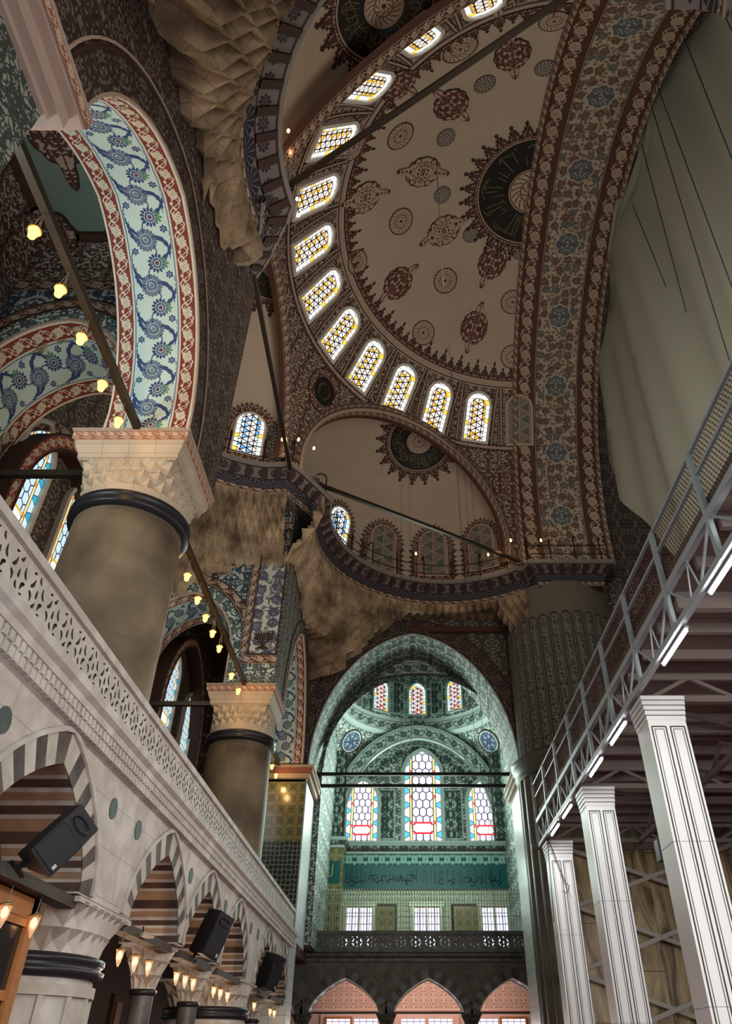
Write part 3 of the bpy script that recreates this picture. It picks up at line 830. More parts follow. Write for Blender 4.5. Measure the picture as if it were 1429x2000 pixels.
# medallions and cartouches, placed from the survey of the vault
MED = [(848,40,.50),(898,95,.55),(781,265,.50),(782,432,.50),(697,512,.46),(869,548,.50),(826,650,.50),(690,287,.48),(1082,40,.45),(1000,590,.48),(1000,697,.50),(735,92,.45)]
for u, v, r in MED:
    r *= 1.17; f = tangent(AX, RM, onsph(u, v, AX, RM)); fan(mb, f, circ(r), 4, 0.0, r)
MED2 = [(946,163,.36),(870,268,.34),(863,380,.33),(919,457,.33),(1064,132,.34),(1014,490,.34)]
for u, v, r in MED2:
    r *= 1.15; f = tangent(AX, RM, onsph(u, v, AX, RM)); fan(mb, f, circ(r), 5, 0.0, r)
CARTS = [(1000,105,0,10),(880,203,0,10),(776,165,0,10),(825,335,0,6),(712,385,0,6),(866,450,0,6),(776,553,0,10),(961,512,0,10),(925,640,0,10),(968,-2,0,10)]
for u, v, r, m in CARTS:
    p = onsph(u, v, AX, RM); f = tangent(AX, RM, p)
    o = cartouche_outline(0.62, 0.76); fan(mb, f, [(x*1.07, y*1.05) for x, y in o], 2, 0.0, 1.0, 4); fan(mb, f, o, m, 0.015, 0.9, 4)
apex = AX+V(0, 0, RM)
fap = tangent(AX, RM, apex)
roundel_fringe(mb, fap, 1.0, 2.35, 0.85, 30, (7, 8, 3, 2, 9, 4))
# dark tablets in the spandrels of the vault
for u, v in ((631, 765), (1000, 945)):
    p = onsph(u, v, AX, RM); f = tangent(AX, RM, p)
    ringpts(mb, f, 0.62, 0.95, 9, 0.01, 40); ringpts(mb, f, 0.95, 1.0, 2, 0.012, 40)
    fan(mb, f, circ(0.62), 7 if u < 900 else 9, 0.012); ringpts(mb, f, 0.60, 0.64, 2, 0.02, 40)
    for k in range(5):
        a = k*1.3; P = [(0.4*math.cos(a+t*.5)*(1-t*.05), 0.4*math.sin(a+t*.5)*(1-t*.05)) for t in range(6)]
        for s_, t_ in zip(P, P[1:]):
            mb.face([f(s_[0]-.012, s_[1], .02), f(t_[0]-.012, t_[1], .02), f(t_[0]+.012, t_[1]+.01, .02), f(s_[0]+.012, s_[1]+.01, .02)], [(0, 0)]*4, 8)
# window bay strips
WAZ = []
for u, v in ((928,830),(854,803),(780,768),(717,722),(658,661),(617,592),(599,497),(603,393),(622,283),(680,170),(790,50)):
    p = onsph(u, v, AX, RM); WAZ.append(math.atan2(p.y-AX.y, p.x-AX.x) % (2*PI))
step = (WAZ[-1]-WAZ[0])/10
WREG = [WAZ[0]+step*i for i in range(-1, 12)]
for k, az in enumerate(WREG):
    for s_ in (-1, 1):
        for off, w_, m_ in ((0.80, 0.035, 2), (0.84, 0.07, 3), (0.91, 0.035, 2)):
            for i in range(8):
                z0_, z1_ = 25.4+2.3*i/8, 25.4+2.3*(i+1)/8; q = []
                for zz, oo in ((z0_, off), (z0_, off+w_), (z1_, off+w_), (z1_, off)):
                    e = math.asin((zz-20.3)/RM); a = az+s_*oo/(RM*math.cos(e))
                    q.append(AX+V(math.cos(e)*math.cos(a), math.cos(e)*math.sin(a), math.sin(e))*(RM-0.03))
                mb.face(q, [(0, 0)]*4, m_, True)
dome = struct(mb.build('ceiling_semidome', DM, clip=[(P0, NF), (P1, NN), (V(-4.55, 0, 0), V(-1, 0, 0)), (V(5.45, 0, 0), V(1, 0, 0))]))
widx = 1
for k, az in enumerate(WREG):
    p, x, y, n = chord_frame(AX, RM, az, 25.5, 2.45)
    g_ = 'blind_window_paint' if k == 0 else 'glass_amber'
    window_obj(widx, p+n*0.05, x, y, n, 1.12, 2.3, g_, 'window_reveal' if k else 'light_line', 0.12, 0.10); widx += 1

# --- exedrae
def exedra(name, c, R, planes, roundel, m_lines, wins, a0, a1):
    mb = MB(); sph_grid(mb, c, R, a0, a1, 19.2, 90, 40, None, 0)
    f = tangent(c, R, roundel)
    roundel_fringe(mb, f, 0.62, 1.5, 0.75, 20, (7, 8, 3, 2, 9, 4))
    for az, kind, zc in wins:       # painted fringe around the windows
        e = math.asin(((zc+0.35 if R > 5 else zc-0.15)-c.z)/R)
        p = c+V(math.cos(e)*math.cos(az), math.cos(e)*math.sin(az), math.sin(e))*R
        g0 = tangent(c, R, p)
        for w_, h_, m_, l_ in ((2.05, 3.15, 2, 0.0), (1.95, 3.08, 9, 0.012), (1.62, 2.82, 2, 0.02), (1.56, 2.78, 3, 0.025)):
            O = [(x, y-1.0) for x, y in win_outline(w_, h_, 12, 0, 0.25)]
            i0 = len(mb.v); fan(mb, lambda x, y, l=0: g0(x, y+0.9, l), [(x, y-0.2) for x, y in O], m_, l_, 1.0, 3)
        O = win_outline(1.95, 3.08, 12, 0, 0.25)
        pts = [(-0.97, 0.1)] + [(-0.97, 0.1+1.6*t/6) for t in range(1, 6)] + [p_ for p_ in reversed(O[2:])] + [(0.97, 0.1+1.6*t/6) for t in range(5, -1, -1)]
        for a, b in zip(pts, pts[1:]):
            mxp, myp = (a[0]+b[0])/2, (a[1]+b[1])/2; d = V(b[0]-a[0], b[1]-a[1], 0)
            if d.length < 0.04: continue
            w_ = d.length; d.normalize(); nn = V(-d.y, d.x, 0)
            if nn.x*mxp + nn.y*(myp-1.2) < 0: nn = -nn
            def g(x, y, l=0.0, mxp=mxp, myp=myp, d=d, nn=nn): return g0(mxp+d.x*x+nn.x*y, myp-0.3+d.y*x+nn.y*y, l)
            tooth(mb, g, w_, 0.26, 2, 9, 0.005)
    o = struct(mb.build(name, DM, clip=planes)); return o
f_az = lambda c, u, v, R: (lambda p: math.atan2(p.y-c.y, p.x-c.x))(onsph(u, v, c, R))
def mirror_az(a): return -a
farw = [(f_az(EXF, 663, 1000, RE), 'g', 19.75), (f_az(EXF, 745, 1062, RE), 'b', 19.75), (f_az(EXF, 845, 1084, RE), 'b', 19.75), (f_az(EXF, 945, 1085, RE), 'b', 19.75), (f_az(EXF, 632, 925, RE), 'g', 19.75)]
exedra('ceiling_exedra_far', EXF, RE, [(P0, -NF)], onsph(818, 862, EXF, RE), None, farw, 0.2, 3.9)
exedra('ceiling_exedra_near', EXN, RE, [(P1, -NN)], onsph(748, 10, EXN, RE), None, [(mirror_az(a), k, z) for a, k, z in farw], -3.9, -0.2)
leftw = [(f_az(EXL, 485, 850, RL), 'g', 19.75)]
leftw += [(leftw[0][0] % (2*PI)+0.62*i, 'g', 19.75) for i in (1, 2, 3)]
exedra('ceiling_exedra_middle', EXL, RL, [(V(-4.55, 0, 0), V(1, 0, 0))], onsph(545, 520, EXL, RL), None, leftw, PI/2-0.1, 3*PI/2+0.1)
for c, R, ws in ((EXF, RE, farw), (EXL, RL, leftw)):
    for az, kind, zc in ws:
        big = R > 5; p, x, y, n = chord_frame(c, R, az, zc+(0.35 if big else 0.0), 2.4 if big else 2.0)
        window_obj(widx, p+n*0.07, x, y, n, 1.2 if big else 1.05, 2.3 if big else 1.9, 'glass_blue' if kind == 'g' else 'blind_window_paint', 'window_reveal' if kind == 'g' else 'light_line', 0.07, 0.08)
        widx += 1
# flat archivolts between the great vault and its exedrae
def archivolt(name, p0, d, n, ec, er, mc, mr):
    "ring in a vertical plane, from the exedra circle to the circle of the great vault"
    mb = MB(); N = 72; a0, a1 = -0.2, PI+0.2
    rr = [(0.0, 0.28, 0), (0.28, 0.36, 1), (0.36, 0.62, 2), (0.62, 0.70, 1), (0.70, 1.0, 3)]
    for f0, f1, m in rr:
        for i in range(N):
            q = []; uvs = []
            for a, f in ((a0+(a1-a0)*i/N, f0), (a0+(a1-a0)*(i+1)/N, f0), (a0+(a1-a0)*(i+1)/N, f1), (a0+(a1-a0)*i/N, f1)):
                e = V(ec[0]+er[0]*math.cos(a), ec[1]+er[1]*math.sin(a), 0); o = V(mc[0]+(mr+.05)*math.cos(a), mc[1]+(mr+.05)*math.sin(a), 0)
                s_ = e.lerp(o, f); q.append(V(p0.x, p0.y, 0)+d*s_.x+V(0, 0, s_.y)-n*(0.02+0.12*(1-f)))
                uvs.append((a*er[0], (f-f0)*(o-e).length+0.0))
            mb.face(q, uvs, m, False)
    # soffit lip towards the exedra
    for i in range(N):
        A, B = a0+(a1-a0)*i/N, a0+(a1-a0)*(i+1)/N; q = []
        for a, dd in ((A, -0.14), (B, -0.14), (B, 0.35), (A, 0.35)):
            q.append(V(p0.x, p0.y, 0)+d*(ec[0]+er[0]*math.cos(a))+V(0, 0, ec[1]+er[1]*math.sin(a))+n*dd)
        mb.face(q, [(A*er[0], 0), (B*er[0], 0), (B*er[0], .5), (A*er[0], .5)], 2)
    return struct(mb.build(name, ['light_line', 'dark_line', 'frieze_thin', 'ornament_brown']))
def plane_circle(p0, d, n, c, R):
    r = c-p0; dist = r.x*n.x+r.y*n.y; s_ = r.x*d.x+r.y*d.y
    return (s_, c.z), math.sqrt(R*R-dist*dist)
for nm, p0, d, n, ec in (('trim_1', P0, DIR, NF, EXF), ('trim_2', P1, V(DIR.x, -DIR.y, 0), NN, EXN)):
    a, ra = plane_circle(p0, d, n, ec, RE); b, rb = plane_circle(p0, d, n, AX, RM)
    archivolt(nm, p0, d, n, b, (rb-0.35, rb-0.80), b, rb)
a, ra = plane_circle(V(-4.55, 0, 0), V(0, 1, 0), V(-1, 0, 0), EXL, RL); b, rb = plane_circle(V(-4.55, 0, 0), V(0, 1, 0), V(-1, 0, 0), AX, RM)
archivolt('trim_3', V(-4.55, 0, 0), V(0, 1, 0), V(-1, 0, 0), b, (rb-0.3, rb-0.6), b, rb)
# corner masses between exedrae (behind the archivolts)
mb = MB()
for y in (20.3, 2*YC-20.3):
    mb.box((-5.3, y-0.25, 19.2), (-4.62, y+0.25, 21.5))
for s_ in (-1, 1):
    yb = YC+s_*4.9; ya = YC+s_*7.5
    mb.box((-5.7, min(yb, ya), 17.95), (-4.06, max(yb, ya), 19.0))
struct(mb.build('wall_exedra_corner', 'ornament_wall'))
# --- great arch carrying the central dome: painted soffit
mb = MB()
A0, A1 = -0.10, PI+0.10
def arch_surf(R, x0, x1, m):
    mb.grid(lambda i, j: V(x0+(x1-x0)*j, YC+R*math.cos(A0+(A1-A0)*i), 20.3+R*math.sin(A0+(A1-A0)*i)), 128, 8, m,
            lambda i, j: ((A0+(A1-A0)*i)*R, (x1-x0)*j), True)
arch_surf(RM-0.02, 5.45, 9.45, 0); arch_surf(RM-0.18, 5.33, 5.50, 1); arch_surf(RM-0.10, 9.3, 9.5, 1); arch_surf(RM+0.7, 9.4, 12.6, 3)
def arch_face(x, r0, r1, m):
    mb.grid(lambda i, j: V(x, YC+(r0+(r1-r0)*j)*math.cos(A0+(A1-A0)*i), 20.3+(r0+(r1-r0)*j)*math.sin(A0+(A1-A0)*i)), 96, 1, m, lambda i, j: ((A0+(A1-A0)*i)*r0, (r1-r0)*j), True)
arch_face(5.33, RM-0.18, RM+0.15, 1); arch_face(5.50, RM-0.18, RM, 2); arch_face(9.5, RM-0.1, RM+0.75, 2); arch_face(9.3, RM-0.1, RM, 2)
struct(mb.build('ceiling_great_arch', ['main_arch_soffit', 'frieze_thin', 'dark_line', 'ornament_dark']))

# ================================================================== cornice walk
def arc2(c, r, a0, a1, n): return [V(c[0]+r*math.cos(a0+(a1-a0)*i/n), c[1]+r*math.sin(a0+(a1-a0)*i/n), 0) for i in range(n+1)]
far_arc = arc2((1.9, 23.1), 4.85, math.radians(197), math.radians(50), 48)
path_mid = arc2((-4.4, YC), 4.05, math.radians(261), math.radians(99), 44)   # runs from near to far
half_far = [V(-4.15, 19.75, 0), V(-3.75, 20.25, 0), V(-3.05, 21.45, 0)] + far_arc[1:] + [V(5.35, 26.85, 0), V(5.5, 26.25, 0), V(9.3, 26.25, 0), V(9.6, 27.2, 0)]
half_near = [V(p.x, 2*YC-p.y, 0) for p in reversed(half_far)]
def normals(P):
    "left normal, mitred (points to the wall)"
    out = []
    for i, p in enumerate(P):
        d0 = (p-P[i-1]).normalized() if i else (P[1]-p).normalized()
        d1 = (P[i+1]-p).normalized() if i < len(P)-1 else d0
        n0 = V(-d0.y, d0.x, 0); n1 = V(-d1.y, d1.x, 0); m = (n0+n1).normalized()
        out.append(m/max(0.5, m.dot(n0)))
    return out
PROF0 = [(0.60, 19.22, 0), (0.0, 19.22, 0), (-0.02, 19.06, 0), (0.05, 19.02, 0), (0.09, 18.98, 2), (0.40, 18.74, 1), (0.42, 18.68, 2), (0.58, 18.42, 3), (0.56, 18.38, 2), (0.60, 18.24, 4), (0.64, 18.22, 0), (1.3, 18.20, 5)]
CM = ['cornice_grey', 'cornice_flower', 'dark_line', 'cornice_palmette', 'frieze_thin', 'ornament_dark']
def cornice(name, P, sc=1.0):
    PROF = [(o*sc, 19.22-(19.22-z)*sc, m) for o, z, m in PROF0]
    N = normals(P); mb = MB(); L = [0]
    for a, b in zip(P, P[1:]): L.append(L[-1]+(b-a).length)
    for k in range(len(PROF)-1):
        (o0, z0, _), (o1, z1, m) = PROF[k], PROF[k+1]; h = math.hypot(o1-o0, z1-z0)
        for i in range(len(P)-1):
            q = [P[i]+N[i]*o0+V(0,0,z0), P[i+1]+N[i+1]*o0+V(0,0,z0), P[i+1]+N[i+1]*o1+V(0,0,z1), P[i]+N[i]*o1+V(0,0,z1)]
            mb.face(q, [(L[i], h), (L[i+1], h), (L[i+1], 0), (L[i], 0)], m)
    # corbels under the walk
    s_ = 0.3; tot = L[-1]
    while s_ < tot:
        i = max(k for k in range(len(L)-1) if L[k] <= s_); t = (s_-L[i])/(L[i+1]-L[i]+1e-9)
        p = P[i].lerp(P[i+1], t); n = N[i].lerp(N[i+1], t).normalized(); d = (P[i+1]-P[i]).normalized()
        a = p+n*0.07*sc+V(0,0,19.22-.22*sc); b = p+n*0.41*sc+V(0,0,19.22-.49*sc)
        ax = (b-a)/2; up = ax.cross(d).normalized()
        mb.obox((a+b)/2+up*0.0, (d*0.10, ax, up*0.06), 2)
        s_ += 0.55
    return struct(mb.build(name, CM))
rev = lambda P: [V(p.x, p.y, 0) for p in reversed(P)]
# orientation: wall must be on the left of the walking direction
def orient(P, c):
    n = normals(P)[len(P)//2]; p = P[len(P)//2]
    return P if n.dot(p-Vector((c[0], c[1], 0))) > 0 else rev(P)
pf = orient(half_far[2:], (2, 22)); pn = orient(half_near[2:-2], (2, 9)); pm = orient([V(-2.85, 9.3, 0)]+half_near[-3:]+path_mid+half_far[:3], (-3, YC))
cornice('trim_4', pf); cornice('trim_5', pm); cornice('trim_6', pn, 1.35)

# ================================================================== stalactite vaulting between wall and cornice
def muqarnas(name, c, a0, a1, wallfn, r0, gmax, ztop, zbot, nt=13, seg=0.5, amp=0.22, skip=None, ex=2.0):
    "tiers of pointed cells: alternate corners stand forward and hang down, the rest are hollowed"
    mb = MB(); rnd = random.Random(3); rm = r0+gmax*0.4; n = int((a1-a0)*rm/(seg/2)); hz = (ztop-zbot)/nt; da = (a1-a0)/n
    G = {}; built = set()
    def vert(i, k):
        if (i, k) in G: return G[(i, k)]
        a = a0+da*i; t = k/nt; w = wallfn(a); r = r0+gmax*t**ex
        if k == 0: q = (min(r, w-.02), a, ztop)
        else:
            fw = (i+k) % 2 == 0; s_ = rnd.uniform(0.75, 1.25)
            star = 1.8 if (i//2*7+k*5) % 11 == 0 else 1.0
            am_ = max(0.12, min(1.0, (w-r)/0.9)); r += am_*(-amp*s_ if fw else amp*0.9*s_*star); z = ztop-hz*k-(hz*0.42*s_ if fw else -hz*0.12)
            q = (min(r, w-0.02), a+(0 if fw else rnd.uniform(-.08, .08)*da), z)
        G[(i, k)] = V(c[0]+q[0]*math.cos(q[1]), c[1]+q[0]*math.sin(q[1]), q[2]); return G[(i, k)]
    for k in range(nt):
        for i in range(n):
            am = a0+da*(i+.5)
            if r0+gmax*(k/nt)**ex > wallfn(am)+amp*.3: continue
            A, B, C_, D = vert(i, k), vert(i+1, k), vert(i+1, k+1), vert(i, k+1)
            if skip and (skip(C_) or skip(D)): continue
            if (i+k) % 2 == 0: T = ((A, B, C_), (A, C_, D))
            else: T = ((A, B, D), (B, C_, D))
            for q in T: mb.face(q, None, 0)
            built.add((i, k))
    def onwall(p):
        a = math.atan2(p.y-c[1], p.x-c[0]); w = wallfn(a)+0.05; return V(c[0]+w*math.cos(a), c[1]+w*math.sin(a), p.z+0.12)
    for (i, k) in built:        # close the free edges back to the wall
        for nb, e in (((i, k+1), ((i, k+1), (i+1, k+1))), ((i-1, k), ((i, k), (i, k+1))), ((i+1, k), ((i+1, k), (i+1, k+1)))):
            if nb in built or not (0 <= nb[0] < n): continue
            A, B = vert(*e[0]), vert(*e[1]); A2, B2 = onwall(A), onwall(B)
            if max((A-A2).length, (B-B2).length) > 2.5: continue
            mb.face((A, B, B2), None, 0); mb.face((A, B2, A2), None, 0)
    return struct(mb.build(name, 'muqarnas_stone'))
def skip_far(p):
    if p.y > 28.3 and (((p.x-0.42)/4.85)**2+((p.z-11.1)/6.6)**2 < 1 or (p.x > 0.3 and p.z < 17.7)): return True
    return p.x < -3.2 and ((p.y-26.1)/2.95)**2+((p.z-11.1)/4.5)**2 < 1
def skip_near(p): return p.y > 10.3 or (p.y > 9.0 and p.z < 15.9+(p.y-9.0)*0.9) or p.x < -3.0 and ((p.y-6.9)/4.3)**2+((p.z-11.1)/4.2)**2 < 1
def wall_rect(c, xl=None, yh=None, yl=None):
    def f(a):
        r = 99.0; ca, sa = math.cos(a), math.sin(a)
        if xl is not None and ca < -1e-4: r = min(r, (xl-c[0])/ca)
        if yh is not None and sa > 1e-4: r = min(r, (yh-c[1])/sa)
        if yl is not None and sa < -1e-4: r = min(r, (yl-c[1])/sa)
        return r
    return f
muqarnas('ceiling_stalactites_far', (1.9, 23.1), math.radians(50), math.radians(207), wall_rect((1.9, 23.1), -4.06, 29.42), 5.45, 3.4, 18.26, 12.9, 15, 0.44, 0.15, skip_far, 1.7)
muqarnas('ceiling_stalactites_near', (1.9, 2*YC-23.1), math.radians(157), math.radians(275), wall_rect((1.9, 2*YC-23.1), -4.06, None, 2.1), 5.66, 3.4, 17.92, 12.6, 11, 0.60, 0.27, skip_near)
muqarnas('ceiling_stalactites_middle', (-4.4, YC), math.radians(89), math.radians(271), wall_rect((-4.4, YC), -8.84, 21.14, 10.2), 4.65, 2.4, 18.26, 14.0, 11, 0.36, 0.10)

# ================================================================== upper gallery walls
FW = Frame((-4.1, 0, 0), (0, 1, 0), (-1, 0, 0))
mb = MB()
archwall(mb, FW, 2.1, 11.9, 11.1, 18.4, [(6.9, 2.82, 11.1, 3.25, 0.12, 11.1)], 1.6, 0, 1)
P = [(6.9+x, 11.1+z) for x, z in apts(2.82, 3.25, 0.12, 40)]
archband(mb, FW, P, 0.0, 0.05, -0.03, 0.0, 2); archband(mb, FW, P, 0.55, 0.62, -0.03, 0, 3); archband(mb, FW, P, 0.05, 0.55, -0.015, 0, 0); archband(mb, FW, P, 0.66, 0.70, -0.03, 0, 2)
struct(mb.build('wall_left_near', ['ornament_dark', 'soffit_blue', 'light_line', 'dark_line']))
mb = MB()
archwall(mb, FW, 21.26, 29.6, 11.1, 18.4, [(26.1, 2.75, 11.1, 4.2, 0.15, 11.1)], 1.6, 0, 1)
P = [(26.1+x, 11.1+z) for x, z in apts(2.75, 4.2, 0.15, 32)]
archband(mb, FW, P, 0.0, 0.06, -0.04, 0, 2); archband(mb, FW, P, 0.5, 0.56, -0.03, 0, 3)
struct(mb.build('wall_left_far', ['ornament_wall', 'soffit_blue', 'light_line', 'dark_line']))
def strip(mb, p, al, ac, m, w):
    "flat band: al along, ac across; pattern drawn for width w"
    p, al, ac = Vector(p), Vector(al), Vector(ac); k = w/ac.length
    mb.face([p, p+al, p+al+ac, p+ac], [(0, 0), (al.length*k, 0), (al.length*k, w), (0, w)], m)
# transverse gallery walls with their arches
def transverse(name, Y, th, top):
    F = Frame((0, Y, 0), (1, 0, 0), (0, 1, 0)); mb = MB(); uc, h, zs, rs, k = -7.3, 1.58, 12.3, 2.1, 0.08
    archwall(mb, F, -9.0, -4.2, 11.1, 18.4, [(uc, h, zs, rs, k, 11.1)], th, 0, 1)
    P = [(uc+x, zs+z) for x, z in apts(h, rs, k, 32)]; P = [(P[0][0], 11.1)]+P+[(P[-1][0], 11.1)]
    archband(mb, F, P, 0.0, 0.06, -0.03, 0, 2); archband(mb, F, P, 0.06, 0.42, -0.02, 0, 4); archband(mb, F, P, 0.42, 0.46, -0.03, 0, 3)
    archband(mb, F, P, 0.46, 0.74, -0.02, 0, 5); archband(mb, F, P, 0.74, 0.79, -0.03, 0, 3)
    return F, mb
F, mb = transverse('wall_gallery_near', 9.75, 2.15, 17.7)
strip(mb, (-9, 9.70, 15.45), (4.9, 0, 0), (0, 0, .4), 5, .28)
struct(mb.build('wall_gallery_near', ['ornament_bluegreen', 'soffit_blue', 'light_line', 'dark_line', 'bay_ornament', 'frieze_thin']))
F, mb = transverse('wall_gallery_far', 21.2, 2.1, 17.7)
# tall flower panel with a vase, framed; stepped border under the stalactites
mb.box((-5.32, 21.16, 11.12), (-4.12, 21.19, 11.75), 4)
strip(mb, (-5.32, 21.14, 11.75), (1.2, 0, 0), (0, 0, .3), 5, .5)
mb.box((-5.05, 21.13, 12.1), (-4.18, 21.16, 16.3), 6)
for x0, x1, z0, z1 in ((-5.09, -5.05, 12.06, 16.34), (-4.18, -4.14, 12.06, 16.34), (-5.09, -4.14, 12.06, 12.1), (-5.09, -4.14, 16.3, 16.34)): mb.box((x0, 21.11, z0), (x1, 21.15, z1), 3)
strip(mb, (-5.09, 21.13, 12.05), (0, 0, 4.4), (-.26, 0, 0), 5, .5); strip(mb, (-5.35, 21.12, 16.34), (1.23, 0, 0), (0, 0, .26), 5, .5)
steps = [(-4.72, 17.35, -4.12), (-5.30, 16.95, -4.72), (-5.85, 16.25, -5.30), (-6.35, 15.85, -5.85), (-7.6, 15.45, -6.35)]
for x0, zt, x1 in steps:
    strip(mb, (x0, 21.11, zt-.28), (x1-x0, 0, 0), (0, 0, .28), 5, .5); mb.box((x0, 21.10, zt), (x1, 21.13, zt+0.04), 3); mb.box((x0, 21.10, zt-0.32), (x1, 21.13, zt-0.28), 3)
for (x0, zt, x1), (xa, zn, xb) in zip(steps, steps[1:]):
    mb.box((x0-0.02, 21.11, zn-0.28), (x0+0.02, 21.14, zt+0.04), 3)
# vase
for z, w in ((12.25, .22), (12.31, .14), (12.37, .06), (12.43, .10), (12.5, .20), (12.58, .27), (12.66, .31), (12.74, .29)):
    mb.box((-4.62-w, 21.10, z), (-4.62+w, 21.13, z+0.045), 7)
for k in range(-3, 4): mb.face([V(-4.62+k*.09-.04, 21.11, 12.78), V(-4.62+k*.09+.04, 21.11, 12.78), V(-4.62+k*.09, 21.11, 12.95)], None, 7)
struct(mb.build('wall_gallery_far', ['ornament_bluegreen', 'soffit_blue', 'light_line', 'dark_line', 'bay_ornament', 'border_brown', 'panel_flowers', 'dark_line']))
# outer wall of the gallery, with wall arches and stained-glass windows
mb = MB()
mb.box((-9.5, 0, 5.0), (-8.9, 31, 17.7), 0)
FO = Frame((-8.9, 0, 0), (0, 1, 0), (-1, 0, 0))
for yc, h in ((14.0, 2.0), (18.8, 2.0), (26.3, 2.6), (6.9, 2.3)):
    P = [(yc+x, 11.6+z) for x, z in apts(h, h*1.25, 0.15, 28)]; P = [(P[0][0], 10.0)]+P+[(P[-1][0], 10.0)]
    archband(mb, FO, P, 0, 0.3, -0.5, 0, 1); archband(mb, FO, P, 0.3, 0.36, -0.52, 0, 2); archband(mb, FO, P, -0.06, 0, -0.52, 0, 2); archband(mb, FO, P, 0.42, 0.75, -0.06, 0, 3)
struct(mb.build('wall_gallery_outer', ['ornament_wall', 'border_red', 'dark_line', 'border_brown']))
for yc, zs, w, h, pt in ((12.75, 11.0, 1.35, 3.1, .25), (15.3, 11.0, 1.35, 3.1, .25), (18.8, 11.0, 1.35, 3.1, .25), (25.5, 11.2, 1.25, 3.0, .25), (28.2, 10.8, 1.2, 2.9, .25), (6.9, 11.0, 1.35, 3.1, .25)):
    window_obj(widx, (-8.9, yc, zs), (0, 1, 0), (0, 0, 1), (1, 0, 0), w, h, 'glass_side', 'window_reveal', 0.12, 0.14, pt); widx += 1
# ledge of carved wood under the windows
mb = MB()
for y0, y1, x, z in ((3.0, 12.1, -7.7, 10.05), (12.1, 31.0, -8.2, 10.45)):
    mb.box((-8.9, y0, z-0.10), (x, y1, z+0.08), 0); mb.box((-8.9, y0, z-0.45), (x-0.12, y1, z-0.10), 1); mb.box((-8.9, y0, z-0.62), (x-0.3, y1, z-0.45), 0)
struct(mb.build('trim_7', ['wood_brown', 'wood_carved']))
# painted vault over the near gallery bay
mb = MB()
cx0, cx1, cy0, cy1 = -8.9, -5.7, 2.2, 9.75; px0, px1, py0, py1 = -8.3, -5.95, 4.6, 9.2; zb, zt = 15.6, 16.6
def cove(i, j, A, B):
    return V(*[A[k]+(B[k]-A[k])*0 for k in range(3)])
for (a0, a1, b0, b1) in (((cx0, cy0), (cx1, cy0), (px0, py0), (px1, py0)), ((cx1, cy0), (cx1, cy1), (px1, py0), (px1, py1)), ((cx1, cy1), (cx0, cy1), (px1, py1), (px0, py1)), ((cx0, cy1), (cx0, cy0), (px0, py1), (px0, py0))):
    def fn(i, j):
        o = V(a0[0]+(a1[0]-a0[0])*i, a0[1]+(a1[1]-a0[1])*i, 0); q = V(b0[0]+(b1[0]-b0[0])*i, b0[1]+(b1[1]-b0[1])*i, 0)
        p = o.lerp(q, 1-math.cos(j*PI/2)); p.z = zb+(zt-zb)*math.sin(j*PI/2); return p
    mb.grid(fn, 12, 8, 1, lambda i, j: (fn(i, j).x+fn(i, j).y, j*1.6), True)
mb.face([V(px0, py0, zt), V(px1, py0, zt), V(px1, py1, zt), V(px0, py1, zt)], None, 0)
for d, m in ((0.0, 3), (0.05, 2)):
    for x0, x1, y0, y1 in ((px0, px1, py0, py0+.26), (px0, px1, py1-.26, py1), (px0, px0+.26, py0, py1), (px1-.26, px1, py0, py1)):
        mb.box((x0+d*.5, y0+d, zt-0.03-d*.2), (x1-d*.5, y1-d, zt-0.01), m)
FC = lambda x, y, l=0: V(x, y, zt-0.04-l)
for cx_, cy_, s1, s2 in ((px0+.2, py1-.2, 1, -1), (px1-.2, py1-.2, -1, -1), (px0+.2, py0+.2, 1, 1), (px1-.2, py0+.2, -1, 1)):
    fan(mb, lambda x, y, l=0, cx_=cx_, cy_=cy_: FC(cx_+x, cy_+y, l), [(r*math.cos(a), r*math.sin(a)) for a, r in ((2*PI*i/40, 0.60+0.08*abs(math.cos(4*PI*i/40*2))) for i in range(40))], 3, 0.0)
    fan(mb, lambda x, y, l=0, cx_=cx_, cy_=cy_: FC(cx_+x, cy_+y, l), [(r*math.cos(a), r*math.sin(a)) for a, r in ((2*PI*i/40, 0.53+0.08*abs(math.cos(4*PI*i/40*2))) for i in range(40))], 4, 0.01, 0.6)
o_ = cartouche_outline(0.60, 0.84)
fan(mb, lambda x, y, l=0: FC(-7.1+x, 6.55+y, l), [(x*1.08, y*1.06) for x, y in o_], 3, 0, 1); fan(mb, lambda x, y, l=0: FC(-7.1+x, 6.55+y, l), o_, 4, 0.012, 0.8)
struct(mb.build('ceiling_gallery_near', ['green_vault', 'ornament_brown', 'frieze_thin', 'dark_line', 'cartouche_light']))
mb = MB(); mb.box((-9, 30.6, 5.0), (-5.7, 31, 17), 0); mb.box((-8.9, 23.3, 16.2), (-5.7, 31, 16.5), 0); struct(mb.build('ceiling_gallery_far', 'ornament_dark'))

